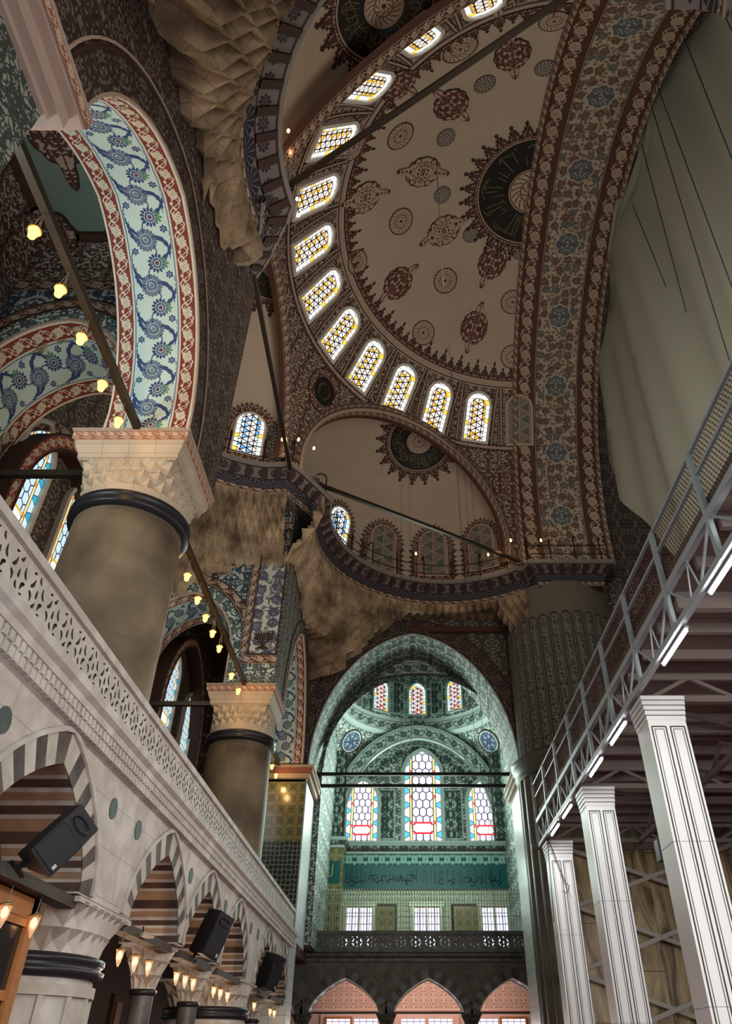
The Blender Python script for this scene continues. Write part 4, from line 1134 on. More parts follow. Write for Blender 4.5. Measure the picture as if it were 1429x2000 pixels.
# ================================================================== lower arcade on the left
FA = Frame((-4.0, 0, 0), (0, 1, 0), (-1, 0, 0))
YARC = [5.3, 8.42, 13.15, 16.4, 19.65, 24.3, 27.45]
def arcade(name, F, u0, u1, arches, mats_, th=1.0, roundels=(), bandm=(1, 2), zt=4.78, h=1.36, zs=3.25, rise=1.12, edge=None, dz=0):
    mb = MB(); archwall(mb, F, u0, u1, zs-0.02, zt, [(a, h, zs, rise, 0.42, zs-0.02) for a in arches], th, 0, 0)
    for a in arches:
        P = [(a+x, zs+z) for x, z in apts(h, rise, 0.42, 20)]
        archband(mb, F, P, 0.0, 0.36, -0.012, th+0.01, lambda i: bandm[i % 2], (lambda i: 5+i % 2) if len(mats_) > 6 else None)
        P2 = [(a+x, zs+z) for x, z in apts(h, rise, 0.42, 40)]
        archband(mb, F, P2, 0.36, 0.42, -0.05, 0.0, 3)
        if edge: archband(mb, F, P2, -0.035, 0.0, -0.03, 0.03, 4); archband(mb, F, P2, -0.035, 0.0, th-0.02, th+0.03, 4)
    o = struct(mb.build(name, mats_))
    for (u, z) in roundels:
        r = MB(); r.lathe([(0.0, 0.012), (0.135, 0.013), (0.14, -0.02)], (0, 0, 0), 24, 0, sm=False)
        q = r.build('wall_roundel', 'disc_green', o); q.matrix_local = Matrix.Translation(F(u, -0.0, z)) @ (F.D*-1).to_track_quat('Z', 'Y').to_matrix().to_4x4()
    return o
RND = [(6.9, 4.3), (10.25, 4.35), (11.4, 4.35), (14.75, 4.35), (18.05, 4.35), (21.4, 4.35), (22.55, 4.35), (25.85, 4.35), (28.7, 4.35)]
arc_o = arcade('wall_left_arcade', FA, 2.0, 29.3, YARC, ['marble_white', 'stone_light', 'stone_dark', 'marble_plain', 'arch_edge', 'reveal_light', 'reveal_dark'], 1.0, RND)
# cornice mouldings above the arcade and pierced parapet
def moulding(name, F, u0, u1, prof, mats_, parent=None, dent=None):
    mb = MB()
    for (d0, z0, _), (d1, z1, m) in zip(prof, prof[1:]):
        mb.face([F(u0, d0, z0), F(u1, d0, z0), F(u1, d1, z1), F(u0, d1, z1)], [(u0, 0), (u1, 0), (u1, math.hypot(d1-d0, z1-z0)), (u0, math.hypot(d1-d0, z1-z0))], m)
    if dent:
        z, s_, w, h, dd = dent; u = u0
        while u < u1:
            mb.obox(F(u, -dd, z), (F.U*w/2, F.D*0.05, V(0, 0, h/2)), 1); u += s_
    return struct(mb.build(name, mats_, parent))
moulding('trim_8', FA, 2.0, 29.3, [(0, 4.74, 0), (-0.04, 4.76, 0), (-0.06, 4.95, 1), (-0.16, 4.98, 0), (-0.17, 5.06, 0), (-0.24, 5.10, 0), (-0.25, 5.20, 0), (-0.18, 5.24, 0), (0.3, 5.24, 0)],
         ['marble_plain', 'stone_dark'], None, None)
mb = MB(); u = 2.0
while u < 29.3:
    mb.obox(FA(u, -0.075, 4.86), (FA.U*0.052, FA.D*0.045, V(0, 0, 0.10)), 0); mb.obox(FA(u, -0.10, 4.92), (FA.U*0.04, FA.D*0.05, V(0, 0, 0.05)), 0); u += 0.13
struct(mb.build('trim_9', 'marble_plain'))
def blob(cx, cz, L, w, ang, n=8, bend=0.0):
    P = []
    for i in range(n):
        t = 2*PI*i/n; x = math.cos(t)*L; y = math.sin(t)*w*(1-0.35*math.cos(t)) + bend*(math.cos(t)**2)
        P.append((cx+x*math.cos(ang)-y*math.sin(ang), cz+x*math.sin(ang)+y*math.cos(ang)))
    return P
def parapet(name, F, u0, u1, z0, z1, cell, mats_, th=0.12):
    root = bpy.data.objects.new(name, None); COL.objects.link(root); root['kind'] = 'structure'
    mb = MB(); n = int(round((u1-u0)/cell)); cell = (u1-u0)/n; H = z1-z0
    for i in range(n):
        a = u0+i*cell; c = a+cell/2; s_ = 1 if i % 2 else -1; m_ = (z0+z1)/2
        holes = [blob(c, m_+H*.30, H*.10, H*.045, 0.9*s_, 8, .02), blob(c, m_-H*.30, H*.10, H*.045, -0.9*s_, 8, .02),
                 blob(c-cell*.25, m_+H*.10, H*.15, H*.05, 1.1, 8, .03), blob(c+cell*.25, m_+H*.10, H*.15, H*.05, PI-1.1, 8, -.03),
                 blob(c-cell*.25, m_-H*.17, H*.13, H*.05, -1.0, 8, -.03), blob(c+cell*.25, m_-H*.17, H*.13, H*.05, PI+1.0, 8, .03),
                 blob(c, m_-H*.02, H*.11, H*.05, PI/2, 8), blob(c-cell*.32, m_+H*.34, H*.07, H*.03, 0.3), blob(c+cell*.32, m_-H*.36, H*.07, H*.03, 0.3)]
        polyplate(mb, F, [(a, z0), (a+cell, z0), (a+cell, z1), (a, z1)], -th/2, 0, holes, None, th, 1)
    mb.build('pierced_panel', mats_, root)
    r = MB()
    for zz, h, d in ((z1+0.04, 0.05, 0.12), (z0-0.05, 0.06, 0.11)):
        r.obox(F((u0+u1)/2, 0, zz), (F.U*(u1-u0)/2, F.D*d, V(0, 0, h)), 0)
    r.obox(F((u0+u1)/2, 0, z1+0.10), (F.U*(u1-u0)/2, F.D*0.09, V(0, 0, 0.03)), 0)
    r.build('handrail', mats_[0], root)
    return root
parapet('trim_10', Frame((-4.02, 0, 0), (0, 1, 0), (-1, 0, 0)), 2.0, 29.3, 5.34, 5.84, 0.44, ['marble_plain', 'stone_dark'])
# gallery floor slab, back wall, floor
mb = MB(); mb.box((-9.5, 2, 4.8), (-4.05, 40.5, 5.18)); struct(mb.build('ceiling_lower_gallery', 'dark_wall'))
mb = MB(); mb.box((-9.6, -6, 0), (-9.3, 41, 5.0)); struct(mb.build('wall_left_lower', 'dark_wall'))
mb = MB(); mb.box((-10, -14, -0.2), (24, 41, 0.0)); struct(mb.build('floor', 'carpet'))

# ================================================================== gallery columns
def muq_capital(mb, c, r, half, z0, z1, m=0, tiers=4, cells=5):
    "transition from round neck (radius r) to square (half) in tiers of little niches"
    c = Vector(c)
    def plan(t, a):
        q = half/max(abs(math.cos(a)), abs(math.sin(a)))
        q = min(q, half*1.32)
        return r+(q-r)*(t**1.3)
    n = cells*8; hz = (z1-z0)/tiers
    for k in range(tiers):
        for j in range(n//2):
            o = k % 2
            a0, a1, a2 = [2*PI*(2*j+o+q)/n for q in (0, 1, 2)]
            t0, t1 = k/tiers, (k+1)/tiers
            def P(a, t, dr=0, dz=0):
                R = plan(t, a)+dr; return c+V(R*math.cos(a), R*math.sin(a), z0+(z1-z0)*t+dz)
            bl, bm_, br = P(a0, t0), P(a1, t0, 0.0), P(a2, t0)
            tl, tm, tr = P(a0, t1), P(a1, t1, -0.02), P(a2, t1)
            cm = P(a1, (t0+t1)/2, -0.10)
            tip = P(a1, t1, 0.03, 0)
            for q in ((bl, bm_, cm), (bm_, br, cm), (bl, cm, tl), (br, tr, cm), (tl, cm, tip), (cm, tr, tip)): mb.face(q, None, m)
    # flat blocks at the middle of each side, square top plate
    mb.box(c+V(-half, -half, z1-0.02)-V(0,0,0), c+V(half, half, z1+0.04), m)
def gallery_column(name, label, c, r, zb, zt, half, grp, frieze=True):
    t = thing(name, label, 'column', (0, 0, 0), grp)
    cx, cy = c; cap0 = zt-1.75
    s_ = MB(); s_.lathe([(r*1.05, zb), (r*1.02, zb+(cap0-zb)*.5), (r*0.97, cap0)], (cx, cy, 0), 48, 0)
    s_.build('shaft', 'shaft_stone', t)
    g = MB(); g.lathe([(r*0.97, cap0), (r*1.08, cap0+.03), (r*1.10, cap0+.10), (r*1.03, cap0+.15), (r*1.09, cap0+.19), (r*1.09, cap0+.27), (r*0.98, cap0+.32)], (cx, cy, 0), 48, 0)
    g.build('neck_ring', 'dark_ring', t)
    k = MB(); k.lathe([(r*0.98, cap0+.30), (r*1.0, cap0+.48)], (cx, cy, 0), 48, 0); muq_capital(k, (cx, cy, 0), r*1.0, half-0.17, cap0+.48, zt-0.62, 0, 3, 6)
    k.build('capital', 'capital_stone', t)
    a = MB()
    prof = [(half-0.15, zt-.60, 0), (half-0.14, zt-.50, 0), (half-.06, zt-.34, 0), (half-.05, zt-.24, 0), (half, zt-.22, 1), (half, zt-.06, 1), (half+.03, zt-.05, 0), (half+.03, zt, 0)]
    for (h0, z0, _), (h1, z1, m) in zip(prof, prof[1:]):
        for k_ in range(4):
            aa = k_*PI/2; d = V(math.cos(aa), math.sin(aa), 0); e = V(-d.y, d.x, 0); o = V(cx, cy, 0)
            a.face([o+d*h0-e*h0+V(0,0,z0), o+d*h0+e*h0+V(0,0,z0), o+d*h1+e*h1+V(0,0,z1), o+d*h1-e*h1+V(0,0,z1)], [(-h0, 0), (h0, 0), (h1, math.hypot(h1-h0, z1-z0)), (-h1, math.hypot(h1-h0, z1-z0))], m)
    a.box((cx-half-.03, cy-half-.03, zt-.01), (cx+half+.03, cy+half+.03, zt), 0); a.box((cx-half+.15, cy-half+.15, zt-.61), (cx+half-.15, cy+half-.15, zt-.59), 0)
    a.build('abacus', ['capital_stone', 'abacus_frieze'], t)
    return t
gallery_column('gallery_column', 'massive round stone column with dark neck ring, nearer one carrying the blue flowered arch', (-5.15, 10.8), 1.0, 5.2, 11.1, 1.08, 'round columns of the upper gallery')
gallery_column('gallery_column', 'round stone column behind the white parapet, below the tall flower panel with a vase', (-5.15, 22.3), 1.0, 5.2, 11.1, 1.08, 'round columns of the upper gallery')
# near pier (tile-clad) with its projecting cap
mb = MB(); mb.box((-8.9, -1.0, 4.9), (-4.3, 3.8, 10.45), 0)
mb.box((-6.3, -1, 10.45), (-4.24, 3.86, 10.55), 1); mb.box((-6.3, -1, 10.55), (-4.12, 3.98, 10.8), 1); mb.box((-6.3, -1, 10.8), (-4.0, 4.12, 10.86), 1)
mb.box((-6.3, -1, 10.84), (-3.98, 4.12, 11.10), 1); strip(mb, (-3.97, -1, 10.84), (0, 5.14, 0), (0, 0, .24), 2, .16); strip(mb, (-6.3, 4.13, 10.84), (2.33, 0, 0), (0, 0, .24), 2, .16); mb.box((-6.3, -1, 11.02), (-3.95, 4.15, 11.08), 1)
mb.box((-5.7, -1, 11.08), (-4.12, 2.2, 17.7), 3)
struct(mb.build('wall_near_pier', ['tile_green_pattern', 'pink_plaster', 'abacus_frieze', 'ornament_dark']))
# ================================================================== round piers and small columns of the lower arcade
def lower_pier(label, cy):
    t = thing('arcade_pier', label, 'column', (0, 0, 0), 'round piers of the lower arcade'); c = (-5.0, cy); r = 0.98
    s_ = MB(); s_.lathe([(r, 0.0), (r, 2.45)], (*c, 0), 48, 0)
    for k in range(16):
        a = 2*PI*k/16; d = V(math.cos(a), math.sin(a), 0); e = V(-d.y, d.x, 0)
        s_.obox(V(*c, 0)+d*(r+.005)+V(0, 0, 1.2), (e*0.035, d*0.03, V(0, 0, 1.1)), 1)
    s_.lathe([(r+.05, 2.22), (r+.05, 2.34)], (*c, 0), 48, 1)
    s_.build('shaft', ['marble_plain', 'stone_light'], t)
    g = MB(); g.lathe([(r, 2.4), (r*1.10, 2.43), (r*1.12, 2.5), (r*1.05, 2.53), (r*1.10, 2.57), (r*1.10, 2.63), (r*1.02, 2.66)], (*c, 0), 48, 0); g.build('neck_ring', 'dark_ring', t)
    k = MB(); muq_capital(k, (*c, 0), r*1.0, 1.03, 2.64, 3.17, 0, 2, 7); k.build('capital', 'stone_light', t)
    return t
lower_pier('round panelled pier with dark ring beside the orange wooden frame', 10.85)
lower_pier('round panelled pier with dark ring, farther along the left arcade', 22.0)
def small_col(label, cy, x=-4.5, fr=False, cx=None, zt=3.23):
    t = thing('arcade_column', label, 'column', (0, 0, 0), 'slim columns of the lower arcade'); c = (x if cx is None else cx, cy); r = 0.19
    s_ = MB(); s_.lathe([(0.24, 0.0), (0.24, 0.15), (r, 0.2), (r, 2.5)], (*c, 0), 24, 0); s_.build('shaft', 'dark_marble' if not fr else 'far_arcade_stone', t)
    g = MB(); g.lathe([(r, 2.48), (r*1.2, 2.5), (r*1.2, 2.56), (r, 2.58)], (*c, 0), 24, 0); g.build('neck_ring', 'dark_ring', t)
    k = MB(); muq_capital(k, (*c, 0), r*1.05, 0.40, 2.57, zt-0.05, 0, 3, 3); k.build('capital', 'stone_light' if not fr else 'far_arcade_stone', t)
small_col('slim dark marble column with pale capital, before the first round pier', 6.86)
small_col('slim dark marble column with pale capital, first after the nearer round pier', 14.78)
small_col('slim dark marble column with pale capital, second after the nearer round pier', 18.03)
small_col('slim dark marble column with pale capital, beyond the farther round pier', 25.88)
# pilaster at the far end of the left arcade
mb = MB(); mb.box((-5.0, 29.0, 0), (-3.92, 30.2, 5.1), 0); struct(mb.build('wall_left_end', 'marble_bright'))
# tall pier between gallery and end bay: gilt tiles in front, pale marble on the side
mb = MB()
mb.box((-5.75, 29.3, 8.25), (-3.95, 29.42, 10.6), 0); mb.box((-5.75, 29.31, 5.2), (-3.95, 29.42, 8.25), 1); mb.box((-5.7, 29.4, 5.0), (-3.9, 32.4, 10.6), 2)
for h, z0, z1, m in ((0.0, 10.5, 10.62, 3), (.12, 10.62, 10.8, 3), (.22, 10.8, 11.0, 4), (.27, 11.0, 11.1, 3)):
    mb.box((-5.85-h, 29.3-h, z0), (-3.9+h, 32.5+h, z1), m)
struct(mb.build('wall_left_pier', ['tile_gold', 'tile_dark', 'marble_bright', 'capital_stone', 'abacus_frieze']))
# ================================================================== tall arch into the end bay
FB = Frame((0, 29.5, 0), (1, 0, 0), (0, 1, 0))
ac, ah, azs, ars = 0.42, 4.32, 11.1, 6.1
mb = MB()
archwall(mb, FB, -4.1, 6.0, 11.1, 18.6, [(ac, ah, azs, ars, 0.10, 11.1)], 2.9, 0, 1)
P = [(ac+x, azs+z) for x, z in apts(ah, ars, 0.10, 48)]
archband(mb, FB, P, 0.0, 0.06, -0.05, 0, 2); archband(mb, FB, P, 0.14, 0.72, -0.03, 0, 3); archband(mb, FB, P, 0.76, 0.82, -0.05, 0, 4); archband(mb, FB, P, 0.08, 0.12, -0.04, 0, 4)
for x0, x1, z0, z1, m in ((0.2, 5.05, 17.35, 17.6, 5), (4.75, 5.05, 12.5, 17.6, 5), (1.2, 4.7, 17.25, 17.3, 4), (4.66, 4.7, 13, 17.3, 4), (5.05, 5.12, 11.2, 17.7, 2)):
    mb.box((x0, 29.40 if m != 5 else 29.43, z0), (x1, 29.5, z1), m)
struct(mb.build('wall_far', ['ornament_wall', 'bay_soffit', 'arch_rim', 'ornament_dark', 'dark_line', 'frieze_thin']))
# ================================================================== end bay
BC = V(0.8, 36.0, 0); HB = 4.45; FT = Frame((0, 39.9, 0), (1, 0, 0), (0, 1, 0))
mb = MB()
# back wall: flat wall with three windows under a blind arch
mb.box((-6, 39.9, 0), (9, 40.3, 19), 0)
P = [(BC.x+x, 11.4+z) for x, z in apts(4.0, 4.65, 0.05, 40)]
archband(mb, FT, P, 0.0, 0.6, -0.35, 0, 1); archband(mb, FT, P, -0.06, 0.0, -0.38, 0, 2); archband(mb, FT, P, 0.6, 0.7, -0.40, 0, 2)
# small relief frames between the windows
for x0, x1, z1 in ((-1.55, -0.45, 13.3), (2.05, 3.15, 13.3), (-3.2, -2.9, 12.6), (4.45, 4.75, 12.6)):
    mb.box((x0, 39.84, 10.75), (x1, 39.9, z1), 2); mb.box((x0+.07, 39.82, 10.82), (x1-.07, 39.86, z1-.07), 3)
P = [(BC.x+x, 11.4+z) for x, z in apts(3.2, 3.85, 0.05, 40)]
archband(mb, FT, P, 0.0, 0.42, -0.06, 0, 3); archband(mb, FT, P, 0.42, 0.47, -0.08, 0, 2)
struct(mb.build('wall_end', ['bay_ornament', 'bay_band', 'bay_frame', 'bay_panel']))
# side walls with niches
mb = MB()
mb.box((BC.x-HB-1.0, 32.4, 5.2), (BC.x-HB, 39.9, 19), 0); mb.box((BC.x+HB, 32.4, 5.2), (BC.x+HB+1.5, 39.9, 19), 0)
mb.box((BC.x-HB, 38.9, 10.6), (BC.x-HB+.55, 39.9, 15.0), 1); mb.box((BC.x+HB-.55, 38.9, 10.6), (BC.x+HB, 39.9, 15.0), 1)
for sx in (-1, 1):
    x0 = BC.x+sx*(HB-.57)
    mb.box((x0-.02, 38.88, 10.7), (x0+.02, 38.95, 14.9), 2)
struct(mb.build('wall_bay_side', ['bay_ornament', 'bay_panel', 'dark_line']))
# pendentives
mb = MB(); RP = HB*math.sqrt(2)*0.985; cP = V(BC.x, BC.y, 11.75)
def fn(i, j):
    a = 2*PI*i; e = (0.0+j*(math.asin((16.35-cP.z)/RP))); return cP+V(math.cos(e)*math.cos(a), math.cos(e)*math.sin(a), math.sin(e))*RP
mb.grid(fn, 128, 24, 0, lambda i, j: (2*PI*i*RP, j*5), True)
for u, v in ((685, 1447), (955, 1447)):
    p = onsph(u, v, cP, RP); f = tangent(cP, RP, p); fan(mb, f, circ(0.62, 40), 1, 0.02, 0.62); ringpts(mb, f, 0.62, 0.70, 2, 0.03, 40)
struct(mb.build('ceiling_bay_pendentive', ['bay_ornament', 'roundel_blue', 'dark_line'], clip=[(V(BC.x-HB+.02, 0, 0), V(-1, 0, 0)), (V(BC.x+HB-.02, 0, 0), V(1, 0, 0)), (V(0, BC.y+3.9, 0), V(0, 1, 0)), (V(0, BC.y-HB, 0), V(0, -1, 0))]))
mb = MB()
def ringz(r0, z0, r1, z1, m):
    mb.grid(lambda i, j: V(BC.x+(r0+(r1-r0)*j)*math.cos(2*PI*i), BC.y+(r0+(r1-r0)*j)*math.sin(2*PI*i), z0+(z1-z0)*j), 96, 1, m, lambda i, j: (2*PI*i*r0, j*math.hypot(r1-r0, z1-z0)), True)
ringz(4.42, 16.25, 4.1, 16.3, 1); ringz(4.1, 16.3, 3.95, 16.45, 1); ringz(3.95, 16.45, 3.92, 17.15, 2); ringz(3.92, 17.15, 3.86, 17.25, 1); ringz(3.86, 17.25, 3.88, 19.6, 0)
R_ = 3.95
mb.grid(lambda i, j: V(BC.x+R_*math.cos(j*PI/2)*math.cos(2*PI*i), BC.y+R_*math.cos(j*PI/2)*math.sin(2*PI*i), 19.6+R_*math.sin(j*PI/2)), 64, 16, 0, lambda i, j: (2*PI*i*R_, j*6), True)
struct(mb.build('ceiling_bay_dome', ['bay_ornament', 'bay_frame', 'bay_band']))
for k, (u, wd) in enumerate(((738, .85), (816, .85), (895, .85))):
    a = PI/2 - (u-816)/79.0*0.60
    p = V(BC.x+3.87*math.cos(a), BC.y+3.87*math.sin(a), 17.5); n = (V(BC.x, BC.y, 17.5)-p).normalized(); x = V(-n.y, n.x, 0); x = -x
    window_obj(widx, p+n*0.05, x, (0, 0, 1), n, 0.95, 1.9, 'glass_rose', 'bay_frame', 0.10, 0.08, 0.1); widx += 1
    b = MB()
    if k < 2:
        for aa in (a-0.30,):
            q = V(BC.x+3.85*math.cos(aa), BC.y+3.85*math.sin(aa), 18.45); nn = (V(BC.x, BC.y, 18.45)-q).normalized(); xx = V(-nn.y, nn.x, 0)
            b.obox(q+nn*0.02, (xx*0.36, nn*0.03, V(0, 0, 1.0)), 0); b.obox(q+nn*0.04, (xx*0.30, nn*0.03, V(0, 0, 0.93)), 1)
        struct(b.build('wall_bay_panel', ['bay_frame', 'bay_panel']))
for u, w, h, g_ in ((705, 1.62, 3.1, 'glass_hex'), (826.5, 1.92, 4.7, 'glass_hex_tall'), (949, 1.62, 3.1, 'glass_hex')):
    p = ony(u, 1645, 39.86); window_obj(widx, (p.x, 39.84, 10.62), (1, 0, 0), (0, 0, 1), (0, -1, 0), w, h, g_, 'bay_frame', 0.2, 0.16, 0.3); widx += 1
# cornice, teal frieze and tiled wall of the end bay
mb = MB()
def fbox(z0, z1, d, m, x0=-5.2, x1=6.2): mb.box((x0, 39.9-d, z0), (x1, 39.9, z1), m)
fbox(10.50, 10.62, .40, 0); fbox(10.40, 10.50, .32, 0); fbox(10.12, 10.40, .20, 1); fbox(10.02, 10.12, .28, 0); fbox(9.55, 10.02, .06, 2); fbox(8.42, 9.55, .05, 3); fbox(8.34, 8.42, .10, 5)
x = -3.6
while x < 5.4:
    mb.face([V(x, 39.6, 10.14), V(x+.13, 39.6, 10.14), V(x+.065, 39.6, 10.36)], None, 5); x += 0.155
# calligraphic strokes on the teal band
rnd = random.Random(11); x = -2.9
while x < 4.9:
    zb_ = 8.62; L = rnd.uniform(.35, .8); lean = rnd.uniform(-.05, .05)
    mb.bar((x, 39.82, zb_+rnd.uniform(0, .15)), (x+lean, 39.82, zb_+L), 0.035, 0.02, 4, (0, 1, 0))
    if rnd.random() < .6:
        c_ = V(x+.12, 39.82, zb_+rnd.uniform(.05, .35)); rr = rnd.uniform(.06, .14); a0 = rnd.uniform(0, 6)
        mb.tube([c_+V(rr*1.3*math.cos(a0+t*.5), 0, rr*math.sin(a0+t*.5)) for t in range(9)], 0.016, 5, 4)
    x += rnd.uniform(.09, .22)
mb.box((-6, 39.8, 5.2), (7, 39.9, 8.34), 6)
for x0, x1, z0, z1, m in ((-1.75, -0.35, 6.1, 7.75, 7), (2.35, 3.75, 6.1, 7.75, 7)):
    mb.box((x0, 39.74, z0), (x1, 39.82, z1), 5); mb.box((x0+.1, 39.72, z0+.1), (x1-.1, 39.80, z1-.1), m)
struct(mb.build('trim_11', ['bay_frame', 'bay_panel', 'teal_arabesque', 'teal_tile', 'teal_writing', 'dark_line', 'silver_lattice', 'tile_gold']))
# left return pier of the bay with its gilt inscription panel
mb = MB(); mb.box((-5.4, 38.3, 5.2), (-3.0, 39.9, 10.0), 1); mb.box((-5.5, 38.15, 10.0), (-2.95, 39.9, 10.12), 2); mb.box((-5.6, 38.1, 10.35), (-2.8, 39.9, 10.5), 2); mb.box((-5.5, 38.2, 10.12), (-2.9, 39.9, 10.35), 3)
mb.box((-5.4, 38.27, 8.4), (-3.1, 38.32, 9.4), 0)
for k in range(6):
    xx = -4.35+k*.17; mb.bar((xx, 38.25, 8.75), (xx+.02, 38.25, 8.95+.3*((k*7) % 3)/2), 0.035, .02, 4, (0, 1, 0))
mb.tube([V(-4.4+.9*t/10, 38.25, 8.72+.05*math.sin(t*1.4)) for t in range(11)], .02, 5, 4)
struct(mb.build('wall_bay_return', ['teal_tile', 'tile_gold', 'bay_frame', 'bay_panel', 'callig_gold_bright']))
for u in (701, 833, 966):
    p = ony(u, 1795, 39.75); x0 = p.x
    window_obj(widx, (x0, 39.74, 5.9), (1, 0, 0), (0, 0, 1), (0, -1, 0), 1.36, 1.68, 'pane_white', 'pink_wall', 0.14, 0.06, -1); widx += 1
    f = MB(); f.box((x0-.85, 39.55, 7.62), (x0+.85, 39.75, 7.82), 0); f.box((x0-.04, 39.62, 5.9), (x0+.04, 39.7, 7.6), 0); f.box((x0-.8, 39.6, 5.9), (x0-.62, 39.72, 7.62), 0); f.box((x0+.62, 39.6, 5.9), (x0+.8, 39.72, 7.62), 0)
    struct(f.build('trim_12', 'silver_bar'))
# far arcade, its parapet and the gilt screen above it
FF = Frame((0, 35.0, 0), (1, 0, 0), (0, 1, 0))
XA = [ony(u, 1904, 35).x for u in (673.5, 836, 1000)]; XA = [XA[0]-3.42]+XA+[XA[2]+3.42]
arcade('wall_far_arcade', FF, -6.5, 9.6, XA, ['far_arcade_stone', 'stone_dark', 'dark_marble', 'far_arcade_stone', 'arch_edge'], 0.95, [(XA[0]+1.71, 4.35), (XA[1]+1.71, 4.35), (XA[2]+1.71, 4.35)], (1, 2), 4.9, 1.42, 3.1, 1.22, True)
moulding('trim_13', FF, -6.5, 9.6, [(0, 4.85, 0), (-0.05, 4.88, 0), (-0.06, 5.0, 0), (-0.2, 5.06, 0), (-0.22, 5.16, 0), (-.1, 5.2, 0), (0.4, 5.2, 0)], ['dark_marble'])
parapet('trim_14', Frame((0, 34.95, 0), (1, 0, 0), (0, 1, 0)), -6.0, 9.5, 5.32, 5.86, 0.62, ['dark_marble', 'dark_marble'])
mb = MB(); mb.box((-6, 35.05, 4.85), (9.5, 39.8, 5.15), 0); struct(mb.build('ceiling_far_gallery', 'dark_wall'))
for k, x in enumerate([(a+b)/2 for a, b in zip(XA, XA[1:])]):
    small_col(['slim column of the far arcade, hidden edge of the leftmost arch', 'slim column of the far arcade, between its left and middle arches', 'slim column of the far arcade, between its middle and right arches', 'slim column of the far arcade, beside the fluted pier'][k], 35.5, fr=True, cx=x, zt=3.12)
for k, x in enumerate(XA[1:4]):
    t = thing('tie_bar', ['iron tie bar across the left arch of the far arcade', 'iron tie bar across the middle arch of the far arcade', 'iron tie bar across the right arch of the far arcade'][k], 'bar', (0, 0, 0), 'tie bars of the far arcade')
    b = MB(); b.bar((x-1.42, 34.97, 3.12), (x+1.42, 34.97, 3.12), 0.05, 0.05); b.build('bar', 'iron', t)
# wall below the far gallery: pink lattice and windows
mb = MB(); mb.box((-6, 39.7, 0), (9, 39.9, 5.2), 0); mb.box((-6, 39.66, 3.5), (9, 39.7, 4.9), 1); mb.box((-6, 39.6, 3.40), (9, 39.7, 3.5), 0)
struct(mb.build('wall_end_lower', ['pink_wall', 'pink_lattice']))
for u in (688, 833, 975):
    x0 = ony(u, 1990, 39.6).x
    f = MB(); f.box((x0-1.45, 39.55, 0.3), (x0+1.45, 39.66, 3.3), 0); f.build('trim_15', 'pink_wall')['kind'] = 'structure'
    for s_ in (-1, 1):
        window_obj(widx, (x0+s_*0.62, 39.52, 1.15), (1, 0, 0), (0, 0, 1), (0, -1, 0), 1.05, 1.95, 'pane_white', 'wood_orange' if s_*(u-833) > 0 else 'pink_wall', 0.09, 0.08, -1); widx += 1
# screen of slim gilt balusters over the parapet
t = thing('balcony_screen', 'tall pale gilt openwork screen standing on the dark far parapet', 'screen', (0, 0, 0))
for k in range(96):
    x = -4.9+11.6*k/95.0
    b = MB(); b.lathe([(0.014, 0), (0.014, .5), (.028, .55), (.014, .6), (.014, 1.0), (.028, 1.05), (.014, 1.1), (.014, 1.5), (.05, 1.56), (.0, 1.64)], (x, 35.1, 6.0), 6, 0); b.build('baluster', 'silver_bar', t)
b = MB()
for z, h in ((7.42, .03), (6.55, .015), (7.06, .012)): b.box((-4.9, 35.08, z), (6.7, 35.12, z+h), 0)
x = -4.9
while x < 6.7:
    b.tube([V(x+.08+.07*math.cos(a*.7), 35.1, 7.24+.07*math.sin(a*.7)) for a in range(10)], 0.012, 4, 0); x += 0.24
b.build('rail', 'silver_bar', t)
# tie rods of the tall arch
for k, (v0, y) in enumerate(((1512, 32.3), (1535, 32.3))):
    z = ony(800, v0, y).z
    t = thing('tie_rod', ['dark iron tie rod across the tall pale-green arch, upper of the pair', 'dark iron tie rod across the tall pale-green arch, lower of the pair'][k], 'tie rod', (0, 0, 0), 'tie rods of the tall arch')
    b = MB(); b.bar((-4.3, y, z), (4.9, y, z), 0.13, 0.13); b.build('rod', 'iron', t)
# ================================================================== fluted pier and jamb
PC = V(7.15, 29.0, 0)
mb = MB(); mb.box((4.72, 29.6, 0), (7, 32.4, 11.0), 0)
for h, z0, z1 in ((0.0, 10.5, 10.62), (.12, 10.62, 10.8), (.2, 10.8, 11.0), (.25, 11.0, 11.1)): mb.box((4.7-h, 29.35-h, z0), (6.2+h, 32.5+h, z1), 1)
mb.box((4.72, 29.5, 9.9), (4.9, 29.6, 10.5), 1)
struct(mb.build('wall_right_jamb', ['marble_bright', 'capital_stone']))
mb = MB()
nf = 30
def flute(a, r, z): return r*(1+0.035*abs(math.sin(a*nf/2*1.0)))
mb.lathe([(2.5, 0), (2.5, 10.3)], PC, 352, 0, rf=flute)
mb.lathe([(2.5, 10.3), (2.62, 10.35), (2.66, 10.5), (2.55, 10.6), (2.75, 10.8), (2.8, 11.0), (2.6, 11.1), (2.45, 11.15)], PC, 96, 1)
mb.lathe([(2.3, 11.1), (2.3, 18.4)], PC, 96, 2)
